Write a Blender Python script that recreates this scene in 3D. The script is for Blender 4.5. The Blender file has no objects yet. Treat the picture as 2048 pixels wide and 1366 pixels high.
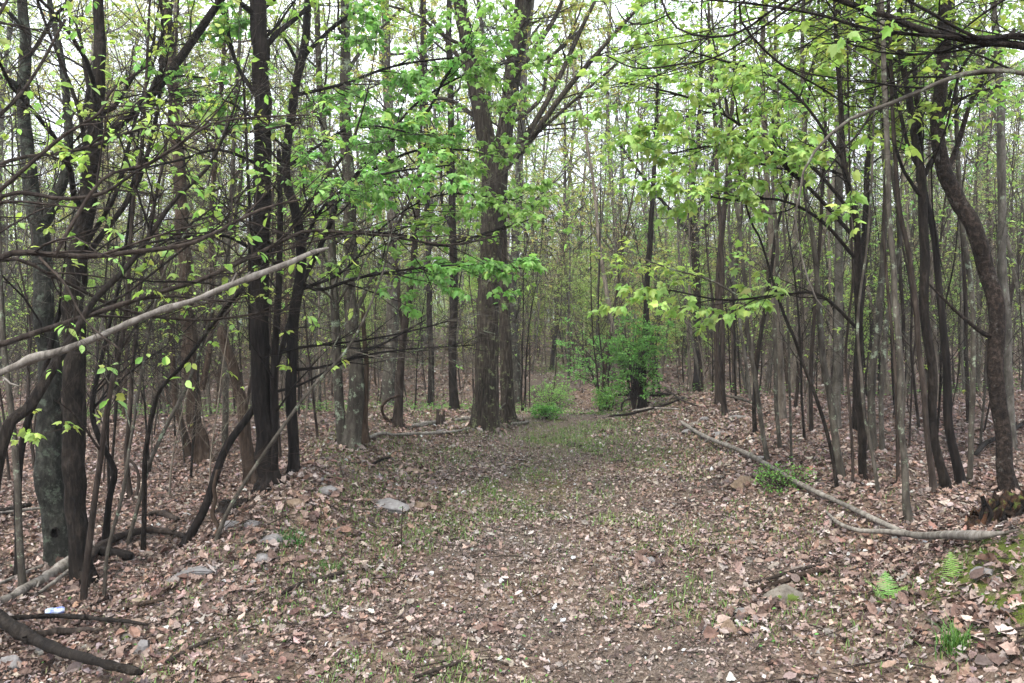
import bpy, math, zlib
import numpy as np

# ------------------------------------------------------------------ camera, sky, sun, exposure
SC = bpy.context.scene
COL = SC.collection
F = 1678.0            # focal length in pixels of the 2048 wide photograph
CX, HY = 1024.0, 640.0
EYE = 1.6
HAZE = 0.0014
cam = bpy.data.cameras.new("camera")
cam.sensor_width = 36.0
cam.lens = 36.0 * F / 2048.0
cam.shift_y = -(683.0 - HY) / 2048.0
cam.clip_start = 0.05
cam.clip_end = 3000
co = bpy.data.objects.new("camera", cam)
COL.objects.link(co)
co.location = (0, 0, EYE)
co.rotation_euler = (math.radians(90), 0, 0)
SC.camera = co

W = bpy.data.worlds.new("World")
SC.world = W
W.use_nodes = True
nt = W.node_tree
nt.nodes.clear()
SUN_EL, SUN_AZ = math.radians(52), math.radians(-150)
sky = nt.nodes.new("ShaderNodeTexSky")
sky.sky_type = 'NISHITA'
sky.sun_disc = False
sky.sun_elevation = SUN_EL
sky.sun_rotation = SUN_AZ
sky.dust_density = 2.0
tc = nt.nodes.new("ShaderNodeTexCoord")
cn = nt.nodes.new("ShaderNodeTexNoise")
cn.inputs['Scale'].default_value = 2.2
cn.inputs['Detail'].default_value = 5
cr = nt.nodes.new("ShaderNodeValToRGB")
cr.color_ramp.elements[0].position = 0.25
cr.color_ramp.elements[0].color = (6.2, 6.7, 7.6, 1)
cr.color_ramp.elements[1].position = 0.7
cr.color_ramp.elements[1].color = (9.5, 9.7, 10.2, 1)
mx = nt.nodes.new("ShaderNodeMixRGB")
mx.inputs[0].default_value = 0.86
bg = nt.nodes.new("ShaderNodeBackground")
bg.inputs[1].default_value = 0.15
wo = nt.nodes.new("ShaderNodeOutputWorld")
L = nt.links.new
L(tc.outputs['Generated'], cn.inputs['Vector'])
L(cn.outputs['Fac'], cr.inputs[0])
L(sky.outputs[0], mx.inputs[1])
L(cr.outputs[0], mx.inputs[2])
L(mx.outputs[0], bg.inputs[0])
L(bg.outputs[0], wo.inputs[0])

sl = bpy.data.lights.new("sun", 'SUN')
sl.energy = 2.2
sl.angle = math.radians(10)
sl.color = (1.0, 0.95, 0.87)
so = bpy.data.objects.new("sun", sl)
COL.objects.link(so)
so.rotation_euler = (math.radians(90) - SUN_EL, 0, math.radians(-35))
SC.view_settings.view_transform = 'Standard'
SC.view_settings.look = 'None'
SC.view_settings.exposure = 1.58
SC.view_settings.gamma = 1.0
SC.cycles.max_bounces = 5
SC.cycles.diffuse_bounces = 3
SC.cycles.glossy_bounces = 1
SC.cycles.transmission_bounces = 3
SC.cycles.sample_clamp_indirect = 4

# ------------------------------------------------------------------ helpers
def rs(s):
    return np.random.default_rng(zlib.crc32(s.encode()))

def nrm(v):
    return v / (np.linalg.norm(v, axis=-1, keepdims=True) + 1e-9)

def sm(t):
    t = np.clip(t, 0, 1)
    return t * t * (3 - 2 * t)

_r = np.random.default_rng(5)
_W = [(f * math.cos(a), f * math.sin(a), p, 1.0 / f) for f, a, p in
      zip([.35, .5, .8, 1.2, 1.7, 2.4, 3.5, 5.1, 7.3, 10.2], _r.uniform(0, 6.3, 10), _r.uniform(0, 6.3, 10))]

def bumps(x, y, lo=0, hi=10):
    z = 0 * x
    for a, b, p, w in _W[lo:hi]:
        z = z + w * np.sin(a * x + b * y + p + 1.3 * np.sin(b * .7 * x - a * .7 * y + p * 2))
    return z

def gz(x, y):
    x = np.asarray(x, float); y = np.asarray(y, float)
    near = 1 - sm((y - 30) / 60)
    z = 0.035 * bumps(x, y, 0, 10) * near
    lip = sm((-2.05 - x - 0.12 * np.sin(y * 1.3)) / 0.8) * sm((y - 2.5) / 3) * (1 - sm((y - 11) / 4))
    z = z - 0.34 * lip
    z = z + (0.27 + .07 * np.sin(y * 2.1)) * np.exp(-((x + 1.75) / .55) ** 2) * sm((y - 4) / 3) * (1 - sm((y - 11) / 3))
    z = z - 0.07 * np.exp(-((x - .1 - .05 * y) / 1.1) ** 2) * sm((y - 2) / 3)
    z = z + 0.30 * sm((x - 1.7) / 1.5) * sm((y - 4) / 3)
    z = z + 0.85 * np.exp(-((x - 3.55) / 1.25) ** 2 - ((y - 3.9) / 1.15) ** 2)
    z = z - 0.42 * sm((y - 13.5) / 4.5)
    z = z + 0.036 * np.clip(y - 22, 0, 45)
    r = np.hypot(x, y)
    z = z - 14 * sm((r - 75) / 130)
    z = z + 0.6 * bumps(x * .05, y * .05, 0, 5) * sm((r - 60) / 60)
    return z

def hit(px, py):
    d = np.concatenate([np.arange(1.5, 20, .01), np.arange(20, 90, .1)])
    zr = EYE + (HY - py) / F * d
    g = gz((px - CX) / F * d, d)
    k = np.argmax(zr < g)
    return float(d[k]) if (zr < g).any() else 60.0

def P3(px, py, D):
    return np.array([(px - CX) / F * D, D, EYE + (HY - py) / F * D])

class MB:
    def __init__(s):
        s.v = []; s.c = []; s.f = []; s.n = 0
    def add(s, v, f, mat=0, col=None, smooth=True):
        v = np.asarray(v, float).reshape(-1, 3)
        s.v.append(v)
        c = np.ones((len(v), 3)) if col is None else np.broadcast_to(np.asarray(col, float), (len(v), 3))
        s.c.append(c)
        f = np.asarray(f, np.int64)
        s.f.append((f + s.n, mat, smooth))
        s.n += len(v)
        return s
    def build(s, name, mats, parent=None, loc=None):
        me = bpy.data.meshes.new(name)
        v = np.concatenate(s.v)
        if loc is not None:
            v = v - np.asarray(loc)
        lv = np.concatenate([f.ravel() for f, _, _ in s.f])
        lt = np.concatenate([np.full(len(f), f.shape[1]) for f, _, _ in s.f])
        mi = np.concatenate([np.full(len(f), m) for f, m, _ in s.f])
        sh = np.concatenate([np.full(len(f), g) for f, _, g in s.f])
        ls = np.concatenate([[0], np.cumsum(lt)[:-1]])
        me.vertices.add(len(v)); me.vertices.foreach_set('co', v.ravel().astype(np.float32))
        me.loops.add(len(lv)); me.loops.foreach_set('vertex_index', lv.astype(np.int32))
        me.polygons.add(len(lt)); me.polygons.foreach_set('loop_start', ls.astype(np.int32))
        me.polygons.foreach_set('material_index', mi.astype(np.int32))
        me.polygons.foreach_set('use_smooth', sh.astype(bool))
        for m in (mats if isinstance(mats, (list, tuple)) else [mats]):
            me.materials.append(m)
        me.update(calc_edges=True)
        at = me.color_attributes.new('Col', 'FLOAT_COLOR', 'POINT')
        c = np.concatenate(s.c)
        at.data.foreach_set('color', np.c_[c, np.ones(len(c))].ravel().astype(np.float32))
        o = bpy.data.objects.new(name, me)
        COL.objects.link(o)
        if parent is not None:
            o.parent = parent
        return o

def tag(o, label=None, cat=None, group=None, kind=None):
    if label: o['label'] = label
    if cat: o['category'] = cat
    if group: o['group'] = group
    if kind: o['kind'] = kind
    return o

def empty(name, loc, rz=0):
    o = bpy.data.objects.new(name, None)
    o.location = loc
    o.rotation_euler = (0, 0, rz)
    o.empty_display_size = .2
    COL.objects.link(o)
    return o

def tubes(P, R, k):
    T, n, _ = P.shape
    tan = np.empty_like(P)
    tan[:, 1:-1] = P[:, 2:] - P[:, :-2]
    tan[:, 0] = P[:, 1] - P[:, 0]; tan[:, -1] = P[:, -1] - P[:, -2]
    tan = nrm(tan)
    m = np.abs(tan.mean(1))
    ref = np.zeros((T, 1, 3)); ref[np.arange(T), 0, np.argmin(m, 1)] = 1
    u = nrm(np.cross(tan, ref)); w = np.cross(tan, u)
    a = np.arange(k) * 2 * math.pi / k
    R = np.asarray(R)
    if R.ndim == 2:
        R = R[:, :, None] * np.ones(k)
    v = P[:, :, None] + R[..., None] * (np.cos(a)[None, None, :, None] * u[:, :, None] + np.sin(a)[None, None, :, None] * w[:, :, None])
    base = (np.arange(T) * n * k)[:, None, None] + (np.arange(n - 1) * k)[None, :, None]
    j = np.arange(k); j2 = (j + 1) % k
    q = np.stack([base + j, base + j2, base + k + j2, base + k + j], -1).reshape(-1, 4)
    return v.reshape(-1, 3), q

def smooth_curve(pts, n, rng=None, wob=0.0):
    """Catmull-Rom through control rows (x, y, z, r) resampled to n rows."""
    p = np.asarray(pts, float)
    if len(p) < 2: raise ValueError
    seg = np.linalg.norm(np.diff(p[:, :3], axis=0), axis=1)
    t = np.concatenate([[0], np.cumsum(seg)])
    q = np.vstack([2 * p[0] - p[1], p, 2 * p[-1] - p[-2]])
    s = np.linspace(0, t[-1], n)
    i = np.clip(np.searchsorted(t, s, side='right') - 1, 0, len(p) - 2)
    u = ((s - t[i]) / (t[i + 1] - t[i] + 1e-9))[:, None]
    a, b, c, d = q[i], q[i + 1], q[i + 2], q[i + 3]
    o = .5 * (2 * b + (c - a) * u + (2 * a - 5 * b + 4 * c - d) * u ** 2 + (3 * b - a - 3 * c + d) * u ** 3)
    if rng is not None and wob > 0:
        w = rng.normal(0, 1, (n, 3))
        h_ = 5; k = np.hanning(2 * h_ + 3)[1:-1]; k /= k.sum() / 1.6
        for c_ in range(3):
            w[:, c_] = np.convolve(np.pad(w[:, c_], h_, 'edge'), k, 'valid')
        w[:, 2] *= .2
        o[:, :3] += w * (wob * o[:, 3:4])
    o[:, 3] = np.maximum(o[:, 3], .0012)
    return o

def grow(rng, P, R, nc, t0, t1, a0, a1, l0, l1, n, wig, up, rf, rmax, flat=0., taper=.25):
    T, N, _ = P.shape
    m = T * nc
    idx = np.repeat(np.arange(T), nc)
    f = rng.uniform(t0, t1, m) * (N - 1) * .9999
    i = f.astype(int); w = (f - i)[:, None]
    pos = P[idx, i] * (1 - w) + P[idx, i + 1] * w
    tan = nrm(P[idx, i + 1] - P[idx, i])
    rad = R[idx, i] * (1 - w[:, 0]) + R[idx, i + 1] * w[:, 0]
    rd = rng.normal(0, 1, (m, 3))
    pr = nrm(rd - (rd * tan).sum(1, keepdims=True) * tan)
    a = rng.uniform(a0, a1, m)[:, None]
    d = tan * np.cos(a) + pr * np.sin(a)
    d[:, 2] *= 1 - flat
    d = nrm(d)
    Ln = rng.uniform(l0, l1, m) * (1.15 - .4 * f / (N - 1))
    pts = [pos]
    for k in range(n - 1):
        nz = rng.normal(0, wig, (m, 3)); nz[:, 2] = nz[:, 2] * (1 - flat * .6) + up
        d = nrm(d + nz)
        pos = pos + d * (Ln / (n - 1))[:, None]
        pts.append(pos)
    P2 = np.stack(pts, 1)
    r0 = np.minimum(rad * rf, rmax * Ln)
    return P2, r0[:, None] * np.linspace(1, taper, n)[None]

def tmpl(kind):
    if kind == 'maple':
        h = [(0, 0), (-.05, .20), (.10, .44), (.24, .34), (.52, .50), (.58, .26), (1.0, 0)]
        pts = h + [(x, -y) for x, y in h[-2:0:-1]]
        v = [(x, y * .85, -.34 * (x * x + 1.9 * y * y) + .05) for x, y in pts]
        v.append((.33, 0, .07))
        c = len(v) - 1
        f = [(c, k, (k + 1) % c) for k in range(c)]
    elif kind == 'ovate':
        v = [(0, 0, 0), (.32, .23, .07), (.68, .24, .04), (1, 0, -.14), (.68, -.24, .04), (.32, -.23, .07), (.36, 0, .0), (.7, 0, -.05)]
        f = [(0, 6, 1), (1, 6, 7), (1, 7, 2), (2, 7, 3), (3, 7, 4), (4, 7, 6), (4, 6, 5), (5, 6, 0)]
    elif kind == 'trefoil':
        v = [(0, 0, 0), (.2, .42, -.1), (.5, .15, .04), (1, 0, -.18), (.5, -.15, .04), (.2, -.42, -.1)]
        f = [(0, 2, 1), (0, 3, 2), (0, 4, 3), (0, 5, 4)]
    else:
        v = [(0, 0, 0), (.45, .27, .08), (1, 0, -.1), (.45, -.27, .08)]
        f = [(0, 2, 1), (0, 3, 2)]
    return np.array(v, float), np.array(f)[:, ::-1]
TM = {k: tmpl(k) for k in ('maple', 'ovate', 'trefoil', 'diamond')}

PAL = {
    'spring': [(.27, .42, .10), (.23, .40, .10), (.34, .45, .11)],
    'fresh': [(.19, .40, .10), (.24, .44, .13), (.16, .35, .09)],
    'yellow': [(.40, .42, .12), (.34, .40, .11), (.44, .38, .16), (.27, .38, .09)],
    'deep': [(.08, .24, .05), (.11, .31, .07), (.16, .36, .08)],
    'mapleg': [(.22, .42, .11), (.27, .45, .13), (.19, .38, .10), (.30, .44, .12)],
    'honey': [(.10, .27, .06), (.14, .34, .08), (.07, .20, .045)],
    'pale': [(.28, .42, .14), (.33, .44, .16), (.24, .40, .12)],
    'bud': [(.36, .25, .17), (.42, .34, .21), (.34, .38, .17)],
}

def leafcol(rng, pal, m):
    p = np.array(PAL[pal])
    c = p[rng.integers(0, len(p), m)]
    return np.clip(c * rng.lognormal(0, .16, (m, 1)) * rng.normal(1, .06, (m, 3)), .01, .8)

def instance(T, pos, X, Nn, size):
    v, f = T
    X = nrm(X); Y = nrm(np.cross(Nn, X)); Z = np.cross(X, Y)
    s = np.asarray(size)[:, None, None]
    o = pos[:, None] + s * (v[None, :, 0:1] * X[:, None] + v[None, :, 1:2] * Y[:, None] + v[None, :, 2:3] * Z[:, None])
    m = len(pos)
    ff = f[None] + (np.arange(m) * len(v))[:, None, None]
    return o.reshape(-1, 3), ff.reshape(-1, f.shape[1])

def put_leaves(mb, rng, P, n, size, kind, pal, droop=.3, tilt=.35, mat=1, t0=.3, cl=3):
    """n leaves in little clusters of cl along the given curves"""
    if n <= 0: return
    T, N, _ = P.shape
    g = max(1, n // cl)
    idx = rng.integers(0, T, g)
    f = (t0 + (1 - t0) * rng.uniform(0, 1, g) ** .6) * (N - 1) * .9999
    i = f.astype(int); w = (f - i)[:, None]
    pos = P[idx, i] * (1 - w) + P[idx, i + 1] * w
    tan = nrm(P[idx, i + 1] - P[idx, i])
    pos = np.repeat(pos, cl, 0); tan = np.repeat(tan, cl, 0)
    m = len(pos)
    hd = rng.normal(0, 1, (m, 3)); hd[:, 2] *= .35
    X = nrm(tan * .5 + nrm(hd) + np.array([0, 0, 1.]) * (-droop + rng.normal(0, .2, (m, 1))))
    Nn = nrm(np.array([0, 0, 1.]) + rng.normal(0, tilt * 1.3, (m, 3)))
    s = size * rng.uniform(.35, 1.2, m)
    pos = pos + X * (s * rng.uniform(.1, .6, m))[:, None]
    v, ff = instance(TM[kind], pos, X, Nn, s)
    c = np.repeat(leafcol(rng, pal, m), len(TM[kind][0]), 0)
    mb.add(v, ff, mat, c, smooth=False)

# ------------------------------------------------------------------ materials
def newmat(name):
    m = bpy.data.materials.new(name); m.use_nodes = True
    n = m.node_tree; n.nodes.clear()
    o = n.nodes.new("ShaderNodeOutputMaterial")
    b = n.nodes.new("ShaderNodeBsdfPrincipled")
    n.links.new(b.outputs[0], o.inputs[0])
    return m, n, b, o

def noise(n, scale, detail=4, rough=.6, vec=None, dist=0):
    t = n.nodes.new("ShaderNodeTexNoise")
    t.inputs['Scale'].default_value = scale
    t.inputs['Detail'].default_value = detail
    t.inputs['Roughness'].default_value = rough
    t.inputs['Distortion'].default_value = dist
    if vec: n.links.new(vec, t.inputs['Vector'])
    return t

def ramp(n, src, stops):
    r = n.nodes.new("ShaderNodeValToRGB")
    e = r.color_ramp.elements
    while len(e) < len(stops): e.new(.5)
    for k, (p, c) in enumerate(stops):
        e[k].position = p; e[k].color = (*c, 1)
    n.links.new(src, r.inputs[0])
    return r

def mixc(n, fac, a, b, mode='MIX'):
    m = n.nodes.new("ShaderNodeMixRGB"); m.blend_type = mode
    for k, s in enumerate((fac, a, b)):
        if isinstance(s, (int, float)): m.inputs[k].default_value = s
        elif isinstance(s, tuple): m.inputs[k].default_value = (*s, 1)
        else: n.links.new(s, m.inputs[k])
    return m

def bark(name, dark, mid, light, zs=.22, sc=22, bump=.6, lichen=0., lcol=(.20, .24, .17), rough=.9):
    m, n, b, o = newmat(name)
    tc = n.nodes.new("ShaderNodeTexCoord")
    mp = n.nodes.new("ShaderNodeMapping"); mp.inputs['Scale'].default_value = (1, 1, zs)
    n.links.new(tc.outputs['Object'], mp.inputs[0])
    a = noise(n, sc, 6, .68, mp.outputs[0], .4)
    c = noise(n, 2.3, 3, .5, tc.outputs['Object'])
    r = ramp(n, a.outputs['Fac'], [(.32, dark), (.5, mid), (.72, light)])
    r2 = ramp(n, c.outputs['Fac'], [(.3, (.65, .65, .65)), (.7, (1.3, 1.3, 1.3))])
    mm = mixc(n, 1.0, r.outputs[0], r2.outputs[0], 'MULTIPLY')
    out = mm.outputs[0]
    if lichen > 0:
        l = noise(n, 9, 6, .75, tc.outputs['Object'])
        lr = ramp(n, l.outputs['Fac'], [(.62 - lichen * .2, (0, 0, 0)), (.68 - lichen * .15, (1, 1, 1))])
        out = mixc(n, lr.outputs[0], out, lcol).outputs[0]
    n.links.new(out, b.inputs['Base Color'])
    b.inputs['Roughness'].default_value = rough
    b.inputs['Specular IOR Level'].default_value = .12
    bp = n.nodes.new("ShaderNodeBump"); bp.inputs['Strength'].default_value = bump
    bp.inputs['Distance'].default_value = .035
    n.links.new(a.outputs['Fac'], bp.inputs['Height'])
    n.links.new(bp.outputs[0], b.inputs['Normal'])
    return m

BARK = {
    'dark': bark('bark_dark_shaded', (.004, .003, .0025), (.013, .010, .0078), (.038, .031, .025), .3, 34, .9),  # dark bark, colour lowered further to stand in for missing canopy shade
    'black': bark('bark_black_shaded', (.003, .0025, .002), (.009, .007, .006), (.026, .021, .018), .15, 35),  # black bark, with shade of unbuilt trees behind the camera put into its colour
    'oak': bark('bark_oak', (.008, .006, .0045), (.036, .029, .022), (.10, .084, .066), .13, 48, 1., .25, (.14, .16, .08)),
    'brown': bark('bark_brown', (.009, .0065, .005), (.028, .021, .017), (.07, .056, .045), .2, 26),
    'grey': bark('bark_grey', (.02, .017, .014), (.052, .045, .036), (.105, .094, .078), .35, 20, .4, .3),
    'cherry': bark('bark_cherry', (.005, .0035, .003), (.018, .013, .010), (.065, .048, .038), .75, 38, 1., .15, (.09, .085, .075)),
    'moss': bark('moss_wood', (.015, .02, .005), (.05, .065, .015), (.10, .13, .03), .8, 30, .8),
    'tan': bark('bark_tan', (.05, .04, .031), (.12, .10, .078), (.21, .18, .15), .3, 20, .4, .15),
    'pale': bark('bark_pale', (.035, .031, .025), (.082, .073, .060), (.15, .138, .118), .4, 18, .35, .2),
    'lichen': bark('bark_lichen', (.006, .006, .005), (.018, .018, .015), (.05, .052, .042), .5, 26, .8, .4, (.06, .072, .055)),
    'rust': bark('bark_rust', (.013, .008, .005), (.04, .027, .019), (.09, .066, .05), .16, 30, .9),
    'wood': bark('weathered_wood', (.06, .052, .045), (.145, .13, .112), (.26, .24, .215), .3, 25, .4),
    'rot': bark('rotten_wood', (.006, .004, .003), (.020, .011, .007), (.085, .038, .018), .6, 14, 1., .25, (.07, .09, .02)),
}

def leafmat(name, trans=.45, rough=.5):
    m, n, b, o = newmat(name)
    at = n.nodes.new("ShaderNodeAttribute"); at.attribute_name = 'Col'
    oi = n.nodes.new("ShaderNodeObjectInfo")
    hs = n.nodes.new("ShaderNodeHueSaturation")
    mr = n.nodes.new("ShaderNodeMapRange"); mr.inputs[3].default_value = .475; mr.inputs[4].default_value = .515
    n.links.new(oi.outputs['Random'], mr.inputs[0]); n.links.new(mr.outputs[0], hs.inputs['Hue'])
    n.links.new(at.outputs['Color'], hs.inputs['Color'])
    n.links.new(hs.outputs[0], b.inputs['Base Color'])
    b.inputs['Roughness'].default_value = rough
    b.inputs['Specular IOR Level'].default_value = .35
    tr = n.nodes.new("ShaderNodeBsdfTranslucent")
    bt = mixc(n, 1., hs.outputs[0], (1.08, 1.12, .78), 'MULTIPLY')
    n.links.new(bt.outputs[0], tr.inputs[0])
    mx = n.nodes.new("ShaderNodeMixShader"); mx.inputs[0].default_value = trans
    n.links.new(b.outputs[0], mx.inputs[1]); n.links.new(tr.outputs[0], mx.inputs[2])
    n.links.new(mx.outputs[0], o.inputs[0])
    return m
LEAF = leafmat('young_leaf', .5)
GRASS = leafmat('grass_blade', .3)

def vcolmat(name, rough=.8, spec=.3, trans=0, bump=0):
    m, n, b, o = newmat(name)
    at = n.nodes.new("ShaderNodeAttribute"); at.attribute_name = 'Col'
    tc = n.nodes.new("ShaderNodeTexCoord")
    a = noise(n, 60, 3, .6, tc.outputs['Object'])
    r = ramp(n, a.outputs['Fac'], [(.3, (.7, .7, .7)), (.7, (1.25, 1.25, 1.25))])
    mm = mixc(n, 1., at.outputs['Color'], r.outputs[0], 'MULTIPLY')
    n.links.new(mm.outputs[0], b.inputs['Base Color'])
    b.inputs['Roughness'].default_value = rough
    b.inputs['Specular IOR Level'].default_value = spec
    return m
LITTER = vcolmat('dead_leaf', .7, .15)

def rockmat(name, c1, c2, c3, moss=0.):
    m, n, b, o = newmat(name)
    tc = n.nodes.new("ShaderNodeTexCoord")
    a = noise(n, 14, 7, .7, tc.outputs['Object'])
    r = ramp(n, a.outputs['Fac'], [(.3, c1), (.52, c2), (.75, c3)])
    out = r.outputs[0]
    if moss:
        l = noise(n, 6, 5, .7, tc.outputs['Object'])
        lr = ramp(n, l.outputs['Fac'], [(.66 - .3 * moss, (0, 0, 0)), (.70 - .3 * moss, (1, 1, 1))])
        out = mixc(n, lr.outputs[0], out, (.075, .105, .02)).outputs[0]
    n.links.new(out, b.inputs['Base Color'])
    b.inputs['Roughness'].default_value = .85; b.inputs['Specular IOR Level'].default_value = .2
    bp = n.nodes.new("ShaderNodeBump"); bp.inputs['Strength'].default_value = .5; bp.inputs['Distance'].default_value = .02
    n.links.new(a.outputs['Fac'], bp.inputs['Height']); n.links.new(bp.outputs[0], b.inputs['Normal'])
    return m
ROCK = {'grey': rockmat('stone_grey', (.08, .075, .07), (.15, .14, .137), (.24, .23, .225)),
        'pale': rockmat('stone_pale', (.10, .093, .09), (.17, .16, .155), (.26, .245, .24)),
        'brown': rockmat('stone_brown', (.07, .048, .032), (.16, .115, .08), (.26, .20, .155)),
        'moss': rockmat('stone_mossy', (.06, .05, .042), (.13, .115, .095), (.23, .205, .18), .45)}

def groundmat():
    m, n, b, o = newmat('forest_floor')
    tc = n.nodes.new("ShaderNodeTexCoord")
    v = n.nodes.new("ShaderNodeTexVoronoi"); v.inputs['Scale'].default_value = 26
    v.inputs['Randomness'].default_value = 1
    ds = noise(n, 12, 3, .6, tc.outputs['Object'])
    av = mixc(n, .12, tc.outputs['Object'], ds.outputs['Color'], 'ADD')
    n.links.new(av.outputs[0], v.inputs['Vector'])
    sp = n.nodes.new("ShaderNodeSeparateColor"); n.links.new(v.outputs['Color'], sp.inputs[0])
    lit = ramp(n, sp.outputs[0], [(0, (.035, .021, .015)), (.35, (.09, .056, .039)), (.6, (.15, .10, .072)), (1, (.22, .165, .125))])
    a = noise(n, 90, 4, .7, tc.outputs['Object'])
    soil = ramp(n, a.outputs['Fac'], [(.3, (.03, .022, .017)), (.48, (.085, .066, .052)), (.6, (.16, .13, .108)), (.72, (.27, .235, .205))])
    msk = noise(n, .9, 4, .65, tc.outputs['Object'])
    mr = ramp(n, msk.outputs['Fac'], [(.40, (0, 0, 0)), (.60, (1, 1, 1))])
    at = n.nodes.new("ShaderNodeAttribute"); at.attribute_name = 'Col'
    s2 = n.nodes.new("ShaderNodeSeparateColor"); n.links.new(at.outputs['Color'], s2.inputs[0])
    base = mixc(n, mr.outputs[0], soil.outputs[0], lit.outputs[0])
    base = mixc(n, s2.outputs[0], soil.outputs[0], base.outputs[0])          # r: litter allowed
    mo = noise(n, 5, 6, .7, tc.outputs['Object'])
    mk = mixc(n, 1., mo.outputs['Fac'], s2.outputs[1], 'MULTIPLY')
    mk2 = ramp(n, mk.outputs[0], [(.34, (0, 0, 0)), (.5, (1, 1, 1))])
    mn = noise(n, 150, 3, .6, tc.outputs['Object'])
    mcol = ramp(n, mn.outputs['Fac'], [(.3, (.035, .045, .012)), (.7, (.12, .15, .03))])
    base = mixc(n, mk2.outputs[0], base.outputs[0], mcol.outputs[0])          # g: moss
    far = noise(n, .25, 5, .7, tc.outputs['Object'])
    fc = ramp(n, far.outputs['Fac'], [(.35, (.075, .10, .035)), (.5, (.13, .14, .06)), (.65, (.17, .12, .08))])
    base = mixc(n, s2.outputs[2], base.outputs[0], fc.outputs[0])             # b: far wooded ground
    n.links.new(base.outputs[0], b.inputs['Base Color'])
    b.inputs['Roughness'].default_value = .95; b.inputs['Specular IOR Level'].default_value = .1
    bp = n.nodes.new("ShaderNodeBump"); bp.inputs['Strength'].default_value = .8; bp.inputs['Distance'].default_value = .02
    hh = mixc(n, .5, a.outputs['Fac'], v.outputs['Distance'], 'ADD')
    n.links.new(hh.outputs[0], bp.inputs['Height']); n.links.new(bp.outputs[0], b.inputs['Normal'])
    return m

# ------------------------------------------------------------------ ground
def litter_mask(x, y):
    """1 = thick leaf litter, 0 = bare gritty path soil"""
    n1 = bumps(x * 1.1 + 7, y * 1.1, 1, 8) / 2.2
    path = np.exp(-((x + 0.05 - 0.05 * y) / 1.25) ** 2)
    c = 1.0 - path * (0.24 + 0.5 * n1)
    c = np.where(x < -2.0, 1.1, c)
    mound = np.exp(-((x - 2.95) / .85) ** 2 - ((y - 3.8) / .85) ** 2)
    c = c - .55 * np.exp(-((x + 1.72) / .38) ** 2) * sm((y - 5) / 2) * (1 - sm((y - 10) / 3)) * (.8 + n1)
    return np.clip(c - 1.15 * mound, 0.12, 1)

def moss_mask(x, y):
    mound = np.exp(-((x - 2.6) / .8) ** 2 - ((y - 4.1) / .9) ** 2)
    path = np.exp(-((x + 0.2 - 0.06 * y) / .9) ** 2) * .75 * sm((y - 4) / 4)
    rim = np.exp(-((x + 1.9) / .5) ** 2) * .8 * sm((y - 5) / 2) * (1 - sm((y - 14) / 4))
    return np.clip(mound * 1.3 + path + rim, 0, 1)

u = np.linspace(-1, 1, 561)
gx = 1.5 * np.sinh(u * 7.2)
w_ = np.linspace(-1, 1, 641)
gy = 6.5 + 2.2 * np.sinh(w_ * 6.8)
X, Y = np.meshgrid(gx, gy)
Z = gz(X, Y)
nx, ny = len(gx), len(gy)
ii, jj = np.meshgrid(np.arange(nx - 1), np.arange(ny - 1))
a_ = (jj * nx + ii).ravel()
quads = np.stack([a_, a_ + 1, a_ + nx + 1, a_ + nx], 1)
gc = np.stack([litter_mask(X, Y), moss_mask(X, Y), sm((np.hypot(X, Y) - 60) / 60)], -1).reshape(-1, 3)
mb = MB(); mb.add(np.stack([X, Y, Z], -1), quads, 0, gc)
tag(mb.build('ground', groundmat()), kind='structure')

# far wooded hills
hm, hn, hb, ho = newmat('wooded_hill')
htc = hn.nodes.new("ShaderNodeTexCoord")
h1 = noise(hn, .09, 8, .75, htc.outputs['Object'])
hr = ramp(hn, h1.outputs['Fac'], [(.35, (.07, .11, .09)), (.5, (.13, .18, .13)), (.65, (.20, .22, .17))])
hn.links.new(hr.outputs[0], hb.inputs['Base Color']); hb.inputs['Roughness'].default_value = 1
th = np.linspace(-1.25, 1.25, 220) + math.pi / 2
rr = np.linspace(0, 1, 30)
TT, RR = np.meshgrid(th, rr)
hh = (40 + 12 * np.sin(TT * 7 + 1.0) + 7 * np.sin(TT * 17) + 3 * np.sin(TT * 41)) * np.sin(RR * math.pi / 2) ** 1.3 - 16
hh += 2.0 * np.sin(TT * 160 + RR * 31) * RR
dd = 260 + 240 * RR
HXYZ = np.stack([np.cos(TT) * dd, np.sin(TT) * dd, hh], -1)
n1_, n2_ = 220, 30
ii, jj = np.meshgrid(np.arange(n1_ - 1), np.arange(n2_ - 1))
a_ = (jj * n1_ + ii).ravel()
mb = MB(); mb.add(HXYZ, np.stack([a_, a_ + n1_, a_ + n1_ + 1, a_ + 1], 1))
tag(mb.build('hills', hm), kind='structure')

# ------------------------------------------------------------------ leaf litter (nobody could count it)
def oakleaf(curl, bend, seed, lob=1.0):
    r = np.random.default_rng(seed)
    xs = np.array([0, .12, .24, .33, .47, .57, .70, .80, .92, 1.0])
    ws = np.array([.015, .05, .20, .09, .31, .13, .27, .12, .14, 0.0])
    ws = ws * lob + (1 - lob) * np.array([.015, .14, .24, .29, .31, .30, .25, .19, .1, 0])
    ws = ws * r.uniform(.85, 1.15, 10)
    def z(x, y): return curl * y * y * 3 + bend * (x - .5) ** 2 + r.normal(0, .018)
    v = [(x, 0, z(x, 0)) for x in xs]
    v += [(x + .03 * (w > .15), w, z(x, w)) for x, w in zip(xs, ws)]
    v += [(x + .03 * (w > .15), -w, z(x, w)) for x, w in zip(xs, ws * r.uniform(.8, 1.1, 10))]
    f = []
    for k in range(9):
        f += [(k, k + 1, 10 + k + 1, 10 + k), (k, 20 + k, 20 + k + 1, k + 1)]
    v = np.array(v); v[:, 0] -= .5
    return v, np.array(f)

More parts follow.
